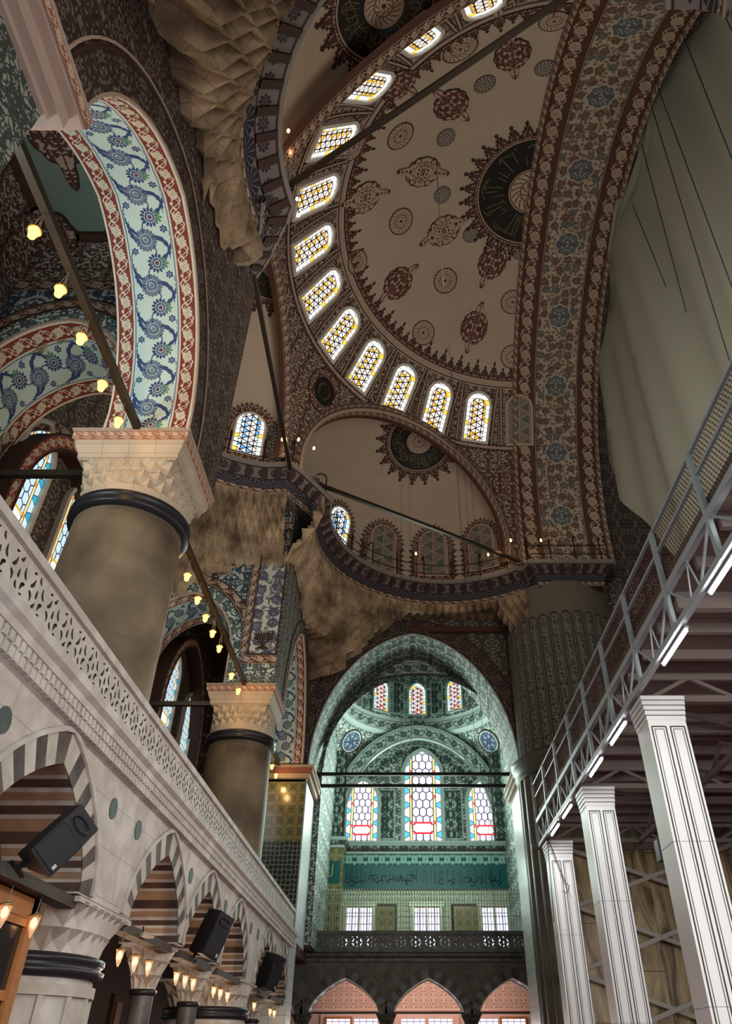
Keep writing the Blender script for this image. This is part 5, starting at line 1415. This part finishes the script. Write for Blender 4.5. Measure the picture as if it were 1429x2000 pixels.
for k in range(30):
    a = 2*PI*k/30; d = V(math.cos(a), math.sin(a), 0); e = V(-d.y, d.x, 0)
    if d.y > 0.35: continue
    c_ = PC+d*2.3
    F = Frame(c_, e, -d)
    # painted reed with round head between ribs
    prof = [(-.19, 0.03), (-.12, .11), (0, .14), (.12, .11), (.19, .03)]
    for (x0, d0), (x1, d1) in zip(prof, prof[1:]):
        mb.face([F(x0, -d0, 11.2), F(x1, -d1, 11.2), F(x1, -d1, 16.62+.16*(1-abs(x1)/.19)), F(x0, -d0, 16.62+.16*(1-abs(x0)/.19))], [(x0, 0), (x1, 0), (x1, 5.6), (x0, 5.6)], 3)
    P = [(-.215, 11.2)]+[(x, 16.65+z) for x, z in apts(.215, .22, 0, 10)]+[(.215, 11.2)]
    archband(mb, F, P, -0.03, 0.02, -0.13, 0, 2)
struct(mb.build('wall_fluted_pier', ['pier_marble', 'pier_marble', 'flute_rib', 'flute_paint']))
# ================================================================== backdrop right of the pier
mb = MB(); mb.box((8.5, 27.6, 0), (22, 28.0, 9.0), 0); mb.box((5.7, 26.1, 0), (22, 26.3, 7.4), 1)
struct(mb.build('wall_right_panels', ['dark_wall', 'veined_panels']))
mb = MB(); mb.box((9.0, 31, 7), (24, 31.4, 30), 0); mb.box((11.5, 20, 7.8), (11.7, 31, 19), 0); struct(mb.build('wall_right_far', 'ornament_brown'))
window_obj(widx, (11.6, 30.9, 12.6), (1, 0, 0), (0, 0, 1), (0, -1, 0), 1.3, 3.0, 'glass_amber', 'window_reveal', .1, .1); widx += 1
window_obj(widx, (13.6, 30.9, 14.6), (1, 0, 0), (0, 0, 1), (0, -1, 0), 1.3, 3.0, 'glass_amber', 'window_reveal', .1, .1); widx += 1

# ================================================================== THINGS
# white sheet hung under the central dome
t = thing('hanging_sheet', 'huge grey-white protective sheet hung beside the great painted arch', 'sheet')
mb = MB()
def sheet(i, j):
    # outline follows the arch, then is drawn in towards the foot
    z = 13.0+21.5*j
    dz = max(0.0, z-20.3)
    ye = YC+math.sqrt(max(0.0, 10.85**2-min(dz, 10.8)**2))
    if z < 24.2: ye = min(ye, 25.5-(24.2-z)*0.52)
    y0 = -6.0; y = y0+(ye-y0)*i
    fold = 0.22*math.sin(y*1.15+0.12*z)+0.12*math.sin(y*2.9+z*.22+1.2)+0.3*math.sin(y*.35+z*.16)
    x = 9.75+fold+0.02*(z-20)*0
    return V(x, y, z)
mb.grid(sheet, 160, 40, 0, lambda i, j: (sheet(i, j).y, sheet(i, j).z), True)
mb.build('cloth', 'sheet_cloth', t)
# ropes on and beside the sheet
def rope(label, pts, r, m, grp, name='rope'):
    t = thing(name, label, 'rope', (0, 0, 0), grp); b = MB(); b.tube(pts, r, 5); b.build('cord', m, t)
sheet_r = [((1245,120),(1429,720),9.3),((1262,110),(1429,560),9.3),((1252,280),(1340,610),9.3),((1330,60),(1429,310),9.3),((1235,400),(1300,560),9.3),((1400,0),(1429,60),9.3)]
SL = ['steepest long dark cord from the arch edge across the grey sheet', 'long dark cord over the grey sheet, second of the long pair', 'short dark cord low on the grey sheet, beside its dark stain', 'dark cord crossing the upper right corner of the grey sheet', 'short dark cord at the left edge of the grey sheet', 'dark cord stub at the top right of the grey sheet']
for k, (a, b, x) in enumerate(sheet_r):
    rope(SL[k], [onx(*a, x), onx(*b, x)], 0.018, 'rope_dark', 'cords over the grey sheet')
def vrope(u, v0, v1, x=None, y=None, r=0.012, m='rope_dark', label='thin cable hanging straight down under the painted vault', grp='cables hanging from the vault'):
    a = onx(u, v1, x) if x is not None else ony(u, v1, y)
    lo = a; 
    # same plan position, higher up
    d = math.hypot(lo.x, lo.y)
    def vz(z):
        q = V(lo.x, lo.y, z-1.6); dep = q.y*CT+q.z*ST; return PY-FPX*(q.z*CT-q.y*ST)/dep
    z = lo.z
    while z < 31 and vz(z) > v0: z += 0.1
    rope(label, [lo, V(lo.x, lo.y, z)], r, m, grp)
VR = sorted([(804, 1620, 25.5, 560), (783, 1460, 24, 520), (905, 1140, 22, 420), (930, 1500, 23, 560), (948, 1520, 23.4, 640), (961, 1480, 23.5, 500), (970, 1840, 26, 520), (992, 1080, 24, 470), (1090, 1130, 25, 700), (1104, 1130, 25, 640), (1130, 1160, 25, 600), (746, 930, 20, 300), (692, 640, 17, 330)])
NTH = ['first', 'second', 'third', 'fourth', 'fifth', 'sixth', 'seventh', 'eighth', 'ninth', 'tenth', 'eleventh', 'twelfth', 'thirteenth']
for k, (u, v1, y, v0) in enumerate(VR):
    vrope(u, v0, v1, y=y, r=0.007, label='thin dark cable hanging from the painted vault, %s from the left' % NTH[k])
vrope(866, 180, 560, y=14, r=0.02, m='rope_light', label='pale rope hanging in the middle of the painted vault', grp=None)
rope('pale rope stretched over the great arch to the sheet edge', [onsph(1170, 170, AX, RM)*0.97+EYE*0.03, onx(1222, 300, 9.2)], 0.02, 'rope_light', None)
# big tie rods under the exedrae
for lab, a, b in (('long dark tie rod crossing the near exedra, high over the gallery', V(-3.4, 9.6, 19.35), V(5.5, 3.9, 19.35)),
                  ('long dark tie rod across the middle exedra beside the arched window', V(-4.2, 11.3, 19.0), V(-4.2, 20.0, 19.0)),
                  ('long dark tie rod spanning the far exedra over its cornice', V(-4.0, 21.0, 19.5), V(5.2, 26.6, 19.35))):
    t = thing('tie_rod', lab, 'tie rod', (0, 0, 0)); m_ = MB(); m_.bar(a, b, 0.13, 0.13); m_.build('rod', 'rod_metal', t)
# iron railing along the cornice walk
def railing(label, P, off=0.28):
    t = thing('railing', label, 'railing', (0, 0, 0), 'iron railings of the cornice walk')
    N = normals(P)[1:-1]; P = P[1:-1]; L = [0]
    for a, b in zip(P, P[1:]): L.append(L[-1]+(b-a).length)
    r = MB()
    for z in (19.22+.48, 19.22+.95): r.tube([p+n*off+V(0, 0, z) for p, n in zip(P, N)], 0.022, 5)
    r.build('rail', 'iron', t)
    s_ = 0.4; k = 0
    while s_ < L[-1]:
        i = max(q for q in range(len(L)-1) if L[q] <= s_); f = (s_-L[i])/(L[i+1]-L[i]+1e-9)
        p = P[i].lerp(P[i+1], f)+N[i].lerp(N[i+1], f).normalized()*off; n = N[i]
        b = MB(); H = 1.35
        b.tube([p+V(0, 0, 19.2), p+V(0, 0, 19.2+H)]+([p+n*(0.22*(1-math.cos(q*PI/5)))+V(0, 0, 19.2+H+0.20*math.sin(q*PI/5)) for q in range(1, 5)] if k % 2 == 0 else []), 0.03, 6)
        b.build('post', 'iron', t); s_ += 1.25; k += 1
railing('black iron railing with hooked posts above the far exedra cornice', pf)
railing('black iron railing with hooked posts above the middle exedra cornice', pm)
railing('black iron railing with hooked posts above the near exedra cornice', pn)
# small lamps on the railing
bulb = thing('festoon_bulb', 'small lit bulb', 'bulb', (0, 0, 0))
b = MB(); b.lathe([(0.0, -.10), (.045, -.06), (.05, 0), (.03, .05), (.02, .09)], (0, 0, 0), 10, 0); b.build('glass', 'bulb_pale', bulb)
b = MB(); b.lathe([(.026, .08), (.026, .16), (0, .17)], (0, 0, 0), 8, 0); b.build('socket', 'iron', bulb)
RB = [((563,255),-3.3,'lit bulb on the near cornice railing, topmost of its string'),((565,300),-3.4,'lit bulb on the near cornice railing, second from the top'),((580,388),-3.3,'lit bulb on the near cornice railing, just below the long rod end'),((583,420),-3.4,'lit bulb on the near cornice railing, lowest of its string'),
      ((438,826),None,'lit bulb left of the arched window over the middle cornice'),((551,858),None,'lit bulb right of the arched window, beside the tie rod foot'),((583,858),None,'lit bulb at the right end of the middle railing'),((613,875),None,'lit bulb on the hooked posts at the cornice corner'),
      ((812,1081),None,'lit bulb in the middle of the far exedra railing'),((953,1083),None,'lit bulb on the far exedra railing before the last blind window'),((997,1055),None,'lit bulb at the corner where railing meets the great arch'),((1056,1055),None,'lit bulb on the railing under the great arch foot')]
first = True
for (u, v), x, lab in RB:
    p = onz(u, v, 19.95) if x is None else onx(u, v, x)
    if first: bulb.location = p; bulb['label'] = lab; bulb['group'] = 'bulbs on the cornice railings'; first = False
    else: dup(bulb, p, lab)
    point('bulb_light', p+V(0.05, -0.1, -0.1), 6, (1.0, 0.6, 0.32), 0.06)
# gallery tie rods with hanging lamps
def glass_lamp():
    t = thing('hanging_lamp', 'x', 'lamp')
    b = MB()
    for k in range(3):
        a = 2*PI*k/3; b.tube([V(.055*math.cos(a), .055*math.sin(a), .06), V(0, 0, .54)], 0.004, 4)
    b.build('chain', 'rope_light', t)
    b = MB(); b.lathe([(.02, -.10), (.05, -.07), (.062, -.0), (.07, .05), (.085, .07)], (0, 0, 0), 14, 0); b.build('bowl', 'bulb_warm', t)
    b = MB(); b.lathe([(.085, .065), (.10, .075), (.095, .095), (.07, .10)], (0, 0, 0), 14, 0); b.build('rim', 'lamp_brass', t)
    return t
L0 = glass_lamp(); L0['group'] = 'lamps hung from the gallery tie rods'
near_l = [(64,457),(115,572),(157,665),(199,753),(230,827)]
far_l = [(365,1127),(386,1170),(402,1202),(415,1236),(428,1266),(452,1318),(466,1343)]
end_l = [(532,1487),(540,1503)]
ordn = ['topmost', 'second from the top', 'third from the top', 'fourth from the top', 'fifth from the top', 'sixth from the top', 'lowest']
first = True
for L_, nm in ((near_l, 'rod below the blue flowered arch'), (far_l, 'rod running to the farther column'), (end_l, 'short rod before the gilt tiled pier')):
    for k, (u, v) in enumerate(L_):
        lab = 'glowing glass lamp hung from the %s, %s' % (nm, ordn[k] if k < len(L_)-1 else 'lowest')
        p = onx(u, v, -5.05); p.z = 10.52
        if first: L0.location = p; L0['label'] = lab; first = False
        else: dup(L0, p, lab)
        point('lamp_light', p+V(0.12, -0.12, -0.12), 17 if L_ is near_l else 20, (1.0, 0.55, 0.19), 0.08)
for lab, a, b in (('dark tie rod with lamps under the blue flowered arch', V(-5.05, 3.9, 11.12), V(-5.05, 9.85, 11.12)),
                  ('dark tie rod with lamps between the two round columns', V(-5.05, 11.8, 11.1), V(-5.05, 21.3, 11.1)),
                  ('dark tie rod from the farther round column to the gilt pier', V(-5.05, 23.3, 11.12), V(-5.05, 29.3, 11.12)),
                  ('dark beam from the nearer column to the outer window wall', V(-6.2, 10.4, 10.55), V(-8.9, 10.4, 10.55)),
                  ('dark beam from the farther column to the outer window wall', V(-6.2, 21.9, 10.7), V(-8.9, 21.9, 10.7))):
    t = thing('tie_rod', lab, 'tie rod', (0, 0, 0)); m_ = MB(); m_.bar(a, b, 0.12, 0.14); m_.build('rod', 'rod_metal', t)
# lamps hanging under the lower arcade
def oil_lamp():
    t = thing('glass_lamp', 'x', 'lamp')
    b = MB(); b.tube([V(0, 0, .08), V(.01, 0, .26)], 0.006, 4); b.lathe([(0.0, .13), (.012, .10), (.03, .085)], (0, 0, 0), 8, 0); b.build('wire', 'rope_light', t)
    b = MB(); b.lathe([(.010, -.15), (.026, -.10), (.046, -.04), (.056, .03), (.068, .06)], (0, 0, 0), 12, 0); gl_ = b.build('glass', 'lamp_glass', t)
    b = MB(); b.lathe([(.0, -.07), (.03, -.04), (.036, .01), (.015, .045)], (0, 0, 0), 10, 0); b.build('flame_bulb', 'bulb_pale', gl_)
    b = MB(); b.lathe([(.068, .055), (.075, .064), (.07, .075), (.02, .085)], (0, 0, 0), 14, 0); b.build('rim', 'lamp_brass', t)
    return t
G0 = oil_lamp(); G0['group'] = 'glass lamps hung in the lower arcade'
gl = [((12,1772),-3.9,'large glass lamp before the orange wooden frame, leftmost'),((70,1788),-3.9,'large glass lamp at the right edge of the orange frame'),
      ((235,1860),-4.2,'glass lamp in the second arch, leftmost of its three'),((265,1872),-4.2,'glass lamp in the second arch, middle of its three'),((291,1883),-4.2,'glass lamp in the second arch, beside the slim column'),
      ((345,1905),-4.2,'glass lamp in the third arch, leftmost of its three'),((362,1912),-4.2,'glass lamp in the third arch, middle of its three'),((378,1916),-4.2,'glass lamp in the third arch, rightmost of its three'),
      ((418,1930),-4.2,'glass lamp in the fourth arch, leftmost'),((431,1935),-4.2,'glass lamp in the fourth arch, middle'),((445,1940),-4.2,'glass lamp in the fourth arch, rightmost'),
      ((497,1958),-4.2,'glass lamp under the fifth arch by the slim column'),((528,1972),-4.2,'glass lamp under the last arch, left of its pair'),((536,1974),-4.2,'glass lamp under the last arch, right of its pair')]
first = True
for (u, v), x, lab in gl:
    p = onx(u, v, -4.15); p.z = 2.83
    if first: G0.location = p; G0['label'] = lab; first = False
    else: dup(G0, p, lab)
    point('lamp_light', p+V(-0.15, 0.0, -0.1), 7, (1.0, 0.66, 0.42), 0.08)
# wooden tie beams of the lower arcade
for k, (y0, y1, lab) in enumerate(((5.0, 9.9, 'dark wooden tie beam across the first arch under the loudspeaker'), (11.8, 14.5, 'dark wooden tie beam across the second arch'), (15.1, 17.7, 'dark wooden tie beam across the third arch'), (18.3, 21.0, 'dark wooden tie beam across the fourth arch'), (23.0, 25.6, 'dark wooden tie beam across the fifth arch'), (26.2, 29.0, 'dark wooden tie beam across the last arch'))):
    t = thing('tie_beam', lab, 'beam', (0, 0, 0), 'wooden tie beams of the left arcade'); b = MB(); b.bar((-4.15, y0, 3.14), (-4.15, y1, 3.14), 0.22, 0.12); b.build('plank', 'wood_dark', t)
# loudspeakers
def speaker(label, c, s_, rz, tilt, roll=0.0):
    t = thing('loudspeaker', label, 'loudspeaker', c, 'black loudspeakers on the left arcade', rz)
    t.rotation_euler = (Matrix.Rotation(rz, 3, 'Z') @ Matrix.Rotation(roll, 3, 'Y')).to_euler()
    w, d, h = 0.36*s_, 0.36*s_, 0.62*s_
    O = [(-w/2, -d/2), (w/2, -d/2), (w*.30, d/2), (-w*.30, d/2)]
    def rot(p): return V(p[0], p[1]*math.cos(tilt)-p[2]*math.sin(tilt), p[1]*math.sin(tilt)+p[2]*math.cos(tilt))
    b = MB(); n = 4
    lo = [rot((x, y, 0)) for x, y in O]; hi = [rot((x*.97, y*.95, h)) for x, y in O]; mid = [rot((x*1.03, y*1.02, h*.5)) for x, y in O]
    for A, B in ((lo, mid), (mid, hi)):
        for i in range(n): b.face([A[i], A[(i+1) % n], B[(i+1) % n], B[i]])
    b.face(lo[::-1]); b.face(hi); b.build('cabinet', 'speaker_black', t)
    g = MB(); g.face([rot(p) for p in ((-w*.46, -d/2-.015, h*.05), (w*.46, -d/2-.015, h*.05), (w*.45, -d/2-.01, h*.62), (-w*.45, -d/2-.01, h*.62))])
    for a, q in (((-w*.46, h*.05), (w*.46, h*.05)), ((w*.46, h*.05), (w*.45, h*.62)), ((w*.45, h*.62), (-w*.45, h*.62)), ((-w*.45, h*.62), (-w*.46, h*.05))):
        g.face([rot((a[0], -d/2-.015, a[1])), rot((q[0], -d/2-.015, q[1])), rot((q[0], -d/2+.02, q[1])), rot((a[0], -d/2+.02, a[1]))])
    gr_ = g.build('grille', 'speaker_grille', t)
    k = MB()
    for i in range(16):
        a, a2 = 2*PI*i/16, 2*PI*(i+1)/16; r0, r1 = w*.13, w*.36; cz = h*.80
        for ra, rb, ya, yb in ((r1, r0, -d/2-.02, -d/2+.05), (r0, 0.001, -d/2+.05, -d/2+.03)):
            k.face([rot((ra*math.cos(a), ya, cz+ra*.42*math.sin(a))), rot((ra*math.cos(a2), ya, cz+ra*.42*math.sin(a2))), rot((rb*math.cos(a2), yb, cz+rb*.42*math.sin(a2))), rot((rb*math.cos(a), yb, cz+rb*.42*math.sin(a)))])
    k.build('horn', 'speaker_grille', t)
    q = MB(); q.face([rot(p) for p in ((w*.28, -d/2-.02, h*.08), (w*.38, -d/2-.02, h*.08), (w*.38, -d/2-.02, h*.16), (w*.28, -d/2-.02, h*.16))]); q.build('badge', 'speaker_badge', gr_)
    s2 = MB(); s2.bar(rot((0, d*.3, h*.1)), (0, d*.45, -0.06), .05, .03); s2.bar((-w*.3, d*.45, -.06), (w*.3, d*.45, -.06), .06, .02); s2.build('bracket', 'iron', t)
    return t
p = onx(62, 1685, -3.75); speaker('large black loudspeaker on the wooden beam in the first arch', p, 1.0, math.radians(60), math.radians(12), math.radians(34))
p = onx(392, 1866, -3.9); speaker('black loudspeaker tilted down at the third arch', p, 1.25, math.radians(62), math.radians(14), math.radians(14))
p = onx(514, 1930, -3.9); speaker('small-looking black loudspeaker tilted down at the fifth arch', p, 1.35, math.radians(62), math.radians(14), math.radians(10))
# small projector box on the beam of the second arch
t = thing('floodlight', 'small pale floodlight on the beam of the second arch', 'floodlight', onx(283, 1827, -4.0))
b = MB(); b.obox((0, 0, 0), (V(.07, -.03, .0), V(.05, .12, .0), V(0, 0, .03))); b.build('housing', 'capital_stone', t)
b = MB(); b.bar((-.02, 0, 0), (-.05, 0, .12), .02); b.build('bracket', 'iron', t)
# orange wooden doorway at the left edge
t = thing('wooden_screen', 'orange-brown wooden door frame with dark panes, beside the nearest round pier', 'screen', (0, 0, 0))
b = MB(); b.box((-4.32, 9.12, 0), (-4.20, 9.30, 3.06)); b.box((-4.32, 6.9, 2.86), (-4.20, 9.30, 3.06)); b.box((-4.3, 7.9, 0), (-4.22, 8.0, 2.9)); b.build('frame', 'wood_orange', t)
b = MB(); b.box((-4.30, 6.9, 2.10), (-4.22, 9.12, 2.19)); b.box((-4.31, 6.9, 2.78), (-4.21, 9.12, 2.86)); b.build('rail', 'wood_orange', t)
b = MB(); b.box((-4.28, 6.9, 0.1), (-4.25, 9.12, 2.86)); b.build('dark_pane', 'door_glass', t)
# doors/openings in the back wall seen between the columns
for k, (ya, yb, zt_, m_) in enumerate(((20.6, 23.8, 3.4, 'pane_green'), (27.4, 28.4, 3.3, 'pane_green'))):
    r_ = bpy.data.objects.new('door_%d' % (k+1), None); COL.objects.link(r_); r_['kind'] = 'structure'
    b = MB(); b.box((-9.32, ya, 0), (-9.2, yb, zt_)); b.build('door_frame', 'wood_brown', r_)
    b = MB(); b.box((-9.2, ya+.25, 0.2), (-9.16, yb-.9 if k == 0 else yb-.2, zt_-.2)); b.build('door_leaf', 'wood_orange', r_)
    if k == 0:
        b = MB(); b.box((-9.2, yb-.8, 0.2), (-9.15, yb-.2, zt_-.15)); b.build('door_glass', m_, r_)

# ================================================================== steel platform on the right
XP = 4.3; PY_ = [10.0+2.03*k for k in range(-5, 8)]; Y0, Y1 = -1.0, 24.2
ZB, ZM, ZD, ZR1, ZR2 = 6.98, 7.68, 7.66, 8.42, 8.84
t = thing('steel_platform', 'grey steel platform with truss edge, railing and netting above the white columns', 'platform', (0, 0, 0))
for nm, z, w, h in (('bottom_chord', ZB, .10, .10), ('deck_edge_beam', ZM, .10, .12), ('mid_rail', ZR1, .05, .05), ('top_rail', ZR2, .055, .055)):
    b = MB(); b.bar((XP, Y0, z), (XP, Y1, z), w, h); b.build(nm, 'steel_grey', t)
for y in PY_:
    b = MB(); b.bar((XP-.02, y, ZB-.05), (XP-.02, y, ZR2), .10, .07, 0, (1, 0, 0)); b.build('post', 'steel_grey', t)
b = MB(); b.bar((XP-.02, Y1, ZB-.05), (XP-.02, Y1, ZR2), .10, .07, 0, (1, 0, 0)); b.build('post', 'steel_grey', t)
b = MB(); PS = PY_+[Y1]
for y0, y1 in zip(PS, PS[1:]):
    L = y1-y0
    b.bar((XP, y0+.08, ZM-.05), (XP, y0+L*.42, ZB+.04), .035); b.bar((XP, y0+L*.42, ZB+.04), (XP, y0+L*.52, ZM-.05), .022)
    b.bar((XP, y0+L*.62, ZB+.04), (XP, y0+L*.52, ZM-.05), .022); b.bar((XP, y0+L*.62, ZB+.04), (XP, y1-.06, ZM-.05), .035)
b.build('truss_web', 'steel_grey', t)
# chicken-wire netting behind the rails
b = MB()
def netting(y0, y1, z0, z1, x, cell):
    nz = int((z1-z0)/(cell*.87)); ny = int((y1-y0)/cell)
    for k in range(nz+1):
        z = z0+k*(z1-z0)/nz
        for j in range(ny):
            ya = y0+j*cell+(cell/2 if k % 2 else 0)
            if ya+cell*.6 > y1: continue
            b.bar((x, ya, z), (x, ya+cell*.5, z), .008, .008)
            b.bar((x, ya+cell*.5, z+.02), (x, ya+cell*.75, z+(z1-z0)/nz), .008, .008)
netting(4.0, Y1-.1, ZM+.1, ZR2-.04, XP+.05, .085)
b.build('wire_netting', 'net_red', t)
b = MB(); b.box((XP+.10, Y0, ZD+.10), (XP+.13, Y1, ZD+.42)); b.build('toe_board', 'steel_brown', t)
b = MB(); b.box((XP+.02, Y0, ZD-.03), (14, Y1, ZD+.06)); b.build('deck', 'deck_board', t)
b = MB(); y = 0.8
while y < Y1: b.box((XP+.1, y-.05, ZD-.22), (14, y+.05, ZD-.03)); y += 1.02
b.build('floor_joist', 'steel_brown', t)
for y in (12.4, 17.75, 23.2, 7.0):
    b = MB(); b.bar((XP+.05, y+.35, ZB), (14, y+.35, ZB), .12, .12); b.bar((XP+.05, y+.35, ZD-.25), (14, y+.35, ZD-.25), .10, .10)
    x = XP+.3; k = 0
    while x < 13.4:
        z0, z1 = (ZB, ZD-.25) if k % 2 == 0 else (ZD-.25, ZB)
        b.bar((x, y+.35, z0), (x+.85, y+.35, z1), .07, .07); x += .85; k += 1
    b.bar((XP+.05, y+2.9, ZD-.3), (14, y+2.9, ZD-.3), .14, .18)
    b.bar((XP+.1, y+.4, ZB), (7.5, y+2.9, ZD-.3), .08, .08)
    b.build('cross_truss', 'steel_brown', t)
for x in (7.3, 10.6):
    b = MB(); b.bar((x, Y0, ZB), (x, Y1, ZB), .12, .12)
    k = 0; y = 1.0
    while y < Y1-1: b.bar((x, y, ZB if k % 2 else ZD-.25), (x, y+.95, ZD-.25 if k % 2 else ZB), .07, .07); y += .95; k += 1
    b.build('long_truss', 'steel_brown', t)
# white columns
CB = ['white_cladding', 'cladding_line']
wc0 = None
def white_col():
    t = thing('clad_column', 'x', 'column', (0, 0, 0), 'white clad columns carrying the steel platform')
    w = .68; b = MB(); b.box((0, 0, 0), (w, w, 6.42)); sh_ = b.build('shaft', 'white_cladding', t)
    b = MB()
    for k in range(5): b.box((-.012*k-.01, -.012*k-.01, 6.42+.09*k), (w+.012*k+.01, w+.012*k+.01, 6.42+.09*k+.075), 0); b.box((-.008*k, -.008*k, 6.42+.09*k+.075), (w+.008*k, w+.008*k, 6.42+.09*(k+1)), 1)
    b.build('capital', CB, t)
    l = MB()
    def panel(F, u0, u1):
        for o, ww in ((0, .022), (.045, .010)):
            a, c = u0+o, u1-o; zt = 6.30-o
            l.obox(F(a, -.004, 3.2), (F.U*ww/2, F.D*.003, V(0, 0, zt-3.2)), 0); l.obox(F(c, -.004, 3.2), (F.U*ww/2, F.D*.003, V(0, 0, zt-3.2)), 0)
            l.obox(F((a+c)/2, -.004, zt), (F.U*(c-a)/2, F.D*.003, V(0, 0, ww/2)), 0)
    for F in (Frame((0, 0, 0), (1, 0, 0), (0, 1, 0)), Frame((0, 0, 0), (0, 1, 0), (1, 0, 0))):
        if F.D.y > .5: panel(F, .05, .30); panel(F, .38, .63)
        for z in (2.2, 4.4): l.obox(F(w/2, -.002, z), (F.U*w/2, F.D*.002, V(0, 0, .002)), 0)
    l.build('panel_moulding', 'cladding_line', sh_)
    return t
wc0 = white_col(); wc0.location = (4.36, 12.35, 0.01); wc0['label'] = 'white panelled square column at the right edge, nearest and tallest of its row'
dup(wc0, (4.36, 17.75, 0.01), 'white panelled square column, middle one of the row under the steel platform')
dup(wc0, (4.36, 23.1, 0.01), 'white panelled square column beside the dark fluted pier, thinnest of the row')
# fluorescent tubes along the platform edge
t0 = thing('tube_lamp', 'x', 'lamp', (0, 0, 0), 'fluorescent tubes along the platform edge')
b = MB(); b.box((-.035, -.64, .045), (.035, .64, .085)); b.build('housing', 'tube_case', t0)
b = MB(); b.tube([(0, -.60, .015), (0, .60, .015)], .024, 10); b.build('tube', 'tube_glow', t0)
TL = [(8.1, 'bright fluorescent tube at the right edge of the picture, under the platform rim'), (10.4, 'bright fluorescent tube before the nearest white column'), (14.2, 'bright fluorescent tube between the nearest and middle white columns, nearer one'),
      (16.3, 'bright fluorescent tube between the nearest and middle white columns, farther one'), (19.9, 'bright fluorescent tube just beyond the middle white column'), (21.8, 'bright fluorescent tube just before the farthest white column')]
for k, (y, lab) in enumerate(TL):
    p = V(4.36, y, ZB-.138)
    if k == 0: t0.location = p; t0['label'] = lab
    else: dup(t0, p, lab)
    d = bpy.data.lights.new('tube_light', 'AREA'); d.shape = 'RECTANGLE'; d.size = .1; d.size_y = 1.2; d.energy = 40; d.color = (0.93, 0.97, 1.0)
    o = bpy.data.objects.new('tube_light', d); COL.objects.link(o); o.location = p-V(0, 0, .06)
# crossing braces between rear posts
for k, z0 in enumerate((-0.1, 1.75, 3.6, 5.3)):
    for s_ in (0, 1):
        lab = ['lowest', 'second', 'third', 'topmost'][k]
        t = thing('brace', '%s pale steel brace before the brown marble panels, %s pair from below' % (['rising', 'falling'][s_], lab), 'brace', (0, 0, 0), 'crossed braces before the marble panels')
        b = MB(); zz = (z0, z0+2.1) if s_ == 0 else (z0+2.1, z0)
        zz = (max(zz[0], 0.02), max(zz[1], 0.02))
        b.bar((4.9, 25.6+.1*s_, zz[0]), (11.2, 25.6+.1*s_, zz[1]), .10, .12); b.build('bar', 'brace_paint', t)
# black floodlight box under the platform
t = thing('loudspeaker', 'small black box loudspeaker under the platform, behind the nearest white column', 'loudspeaker', ony(1300, 1660, 19))
b = MB(); b.box((-.22, -.15, -.25), (.22, .15, .22)); b.build('cabinet', 'speaker_black', t); b = MB(); b.bar((0, 0, .2), (0, 0, 7.63-ony(1300, 1660, 19).z), .03); b.build('bracket', 'iron', t)
# cables dangling from the platform corner
for lab, u0, v0, u1, v1, y in (('thin black cable down the farthest white column, ending in a hook', 1097, 1640, 1104, 1722, 22.9), ('thin black cable hanging along the edge of the farthest white column', 1069, 1650, 1082, 1800, 22.9)):
    p0, p1 = ony(u0, v0, y), ony(u1, v1, y); p0.z = 6.95; p0.x = 4.33; p0.y = p1.y = 22.95; pts = [p0, p1]
    if 'hook' in lab: pts += [ony(1111, 1731, y), ony(1110, 1738, y), ony(1106, 1745, y), ony(1099, 1740, y)]
    rope(lab, pts, .012, 'rope_dark', None, 'cable')
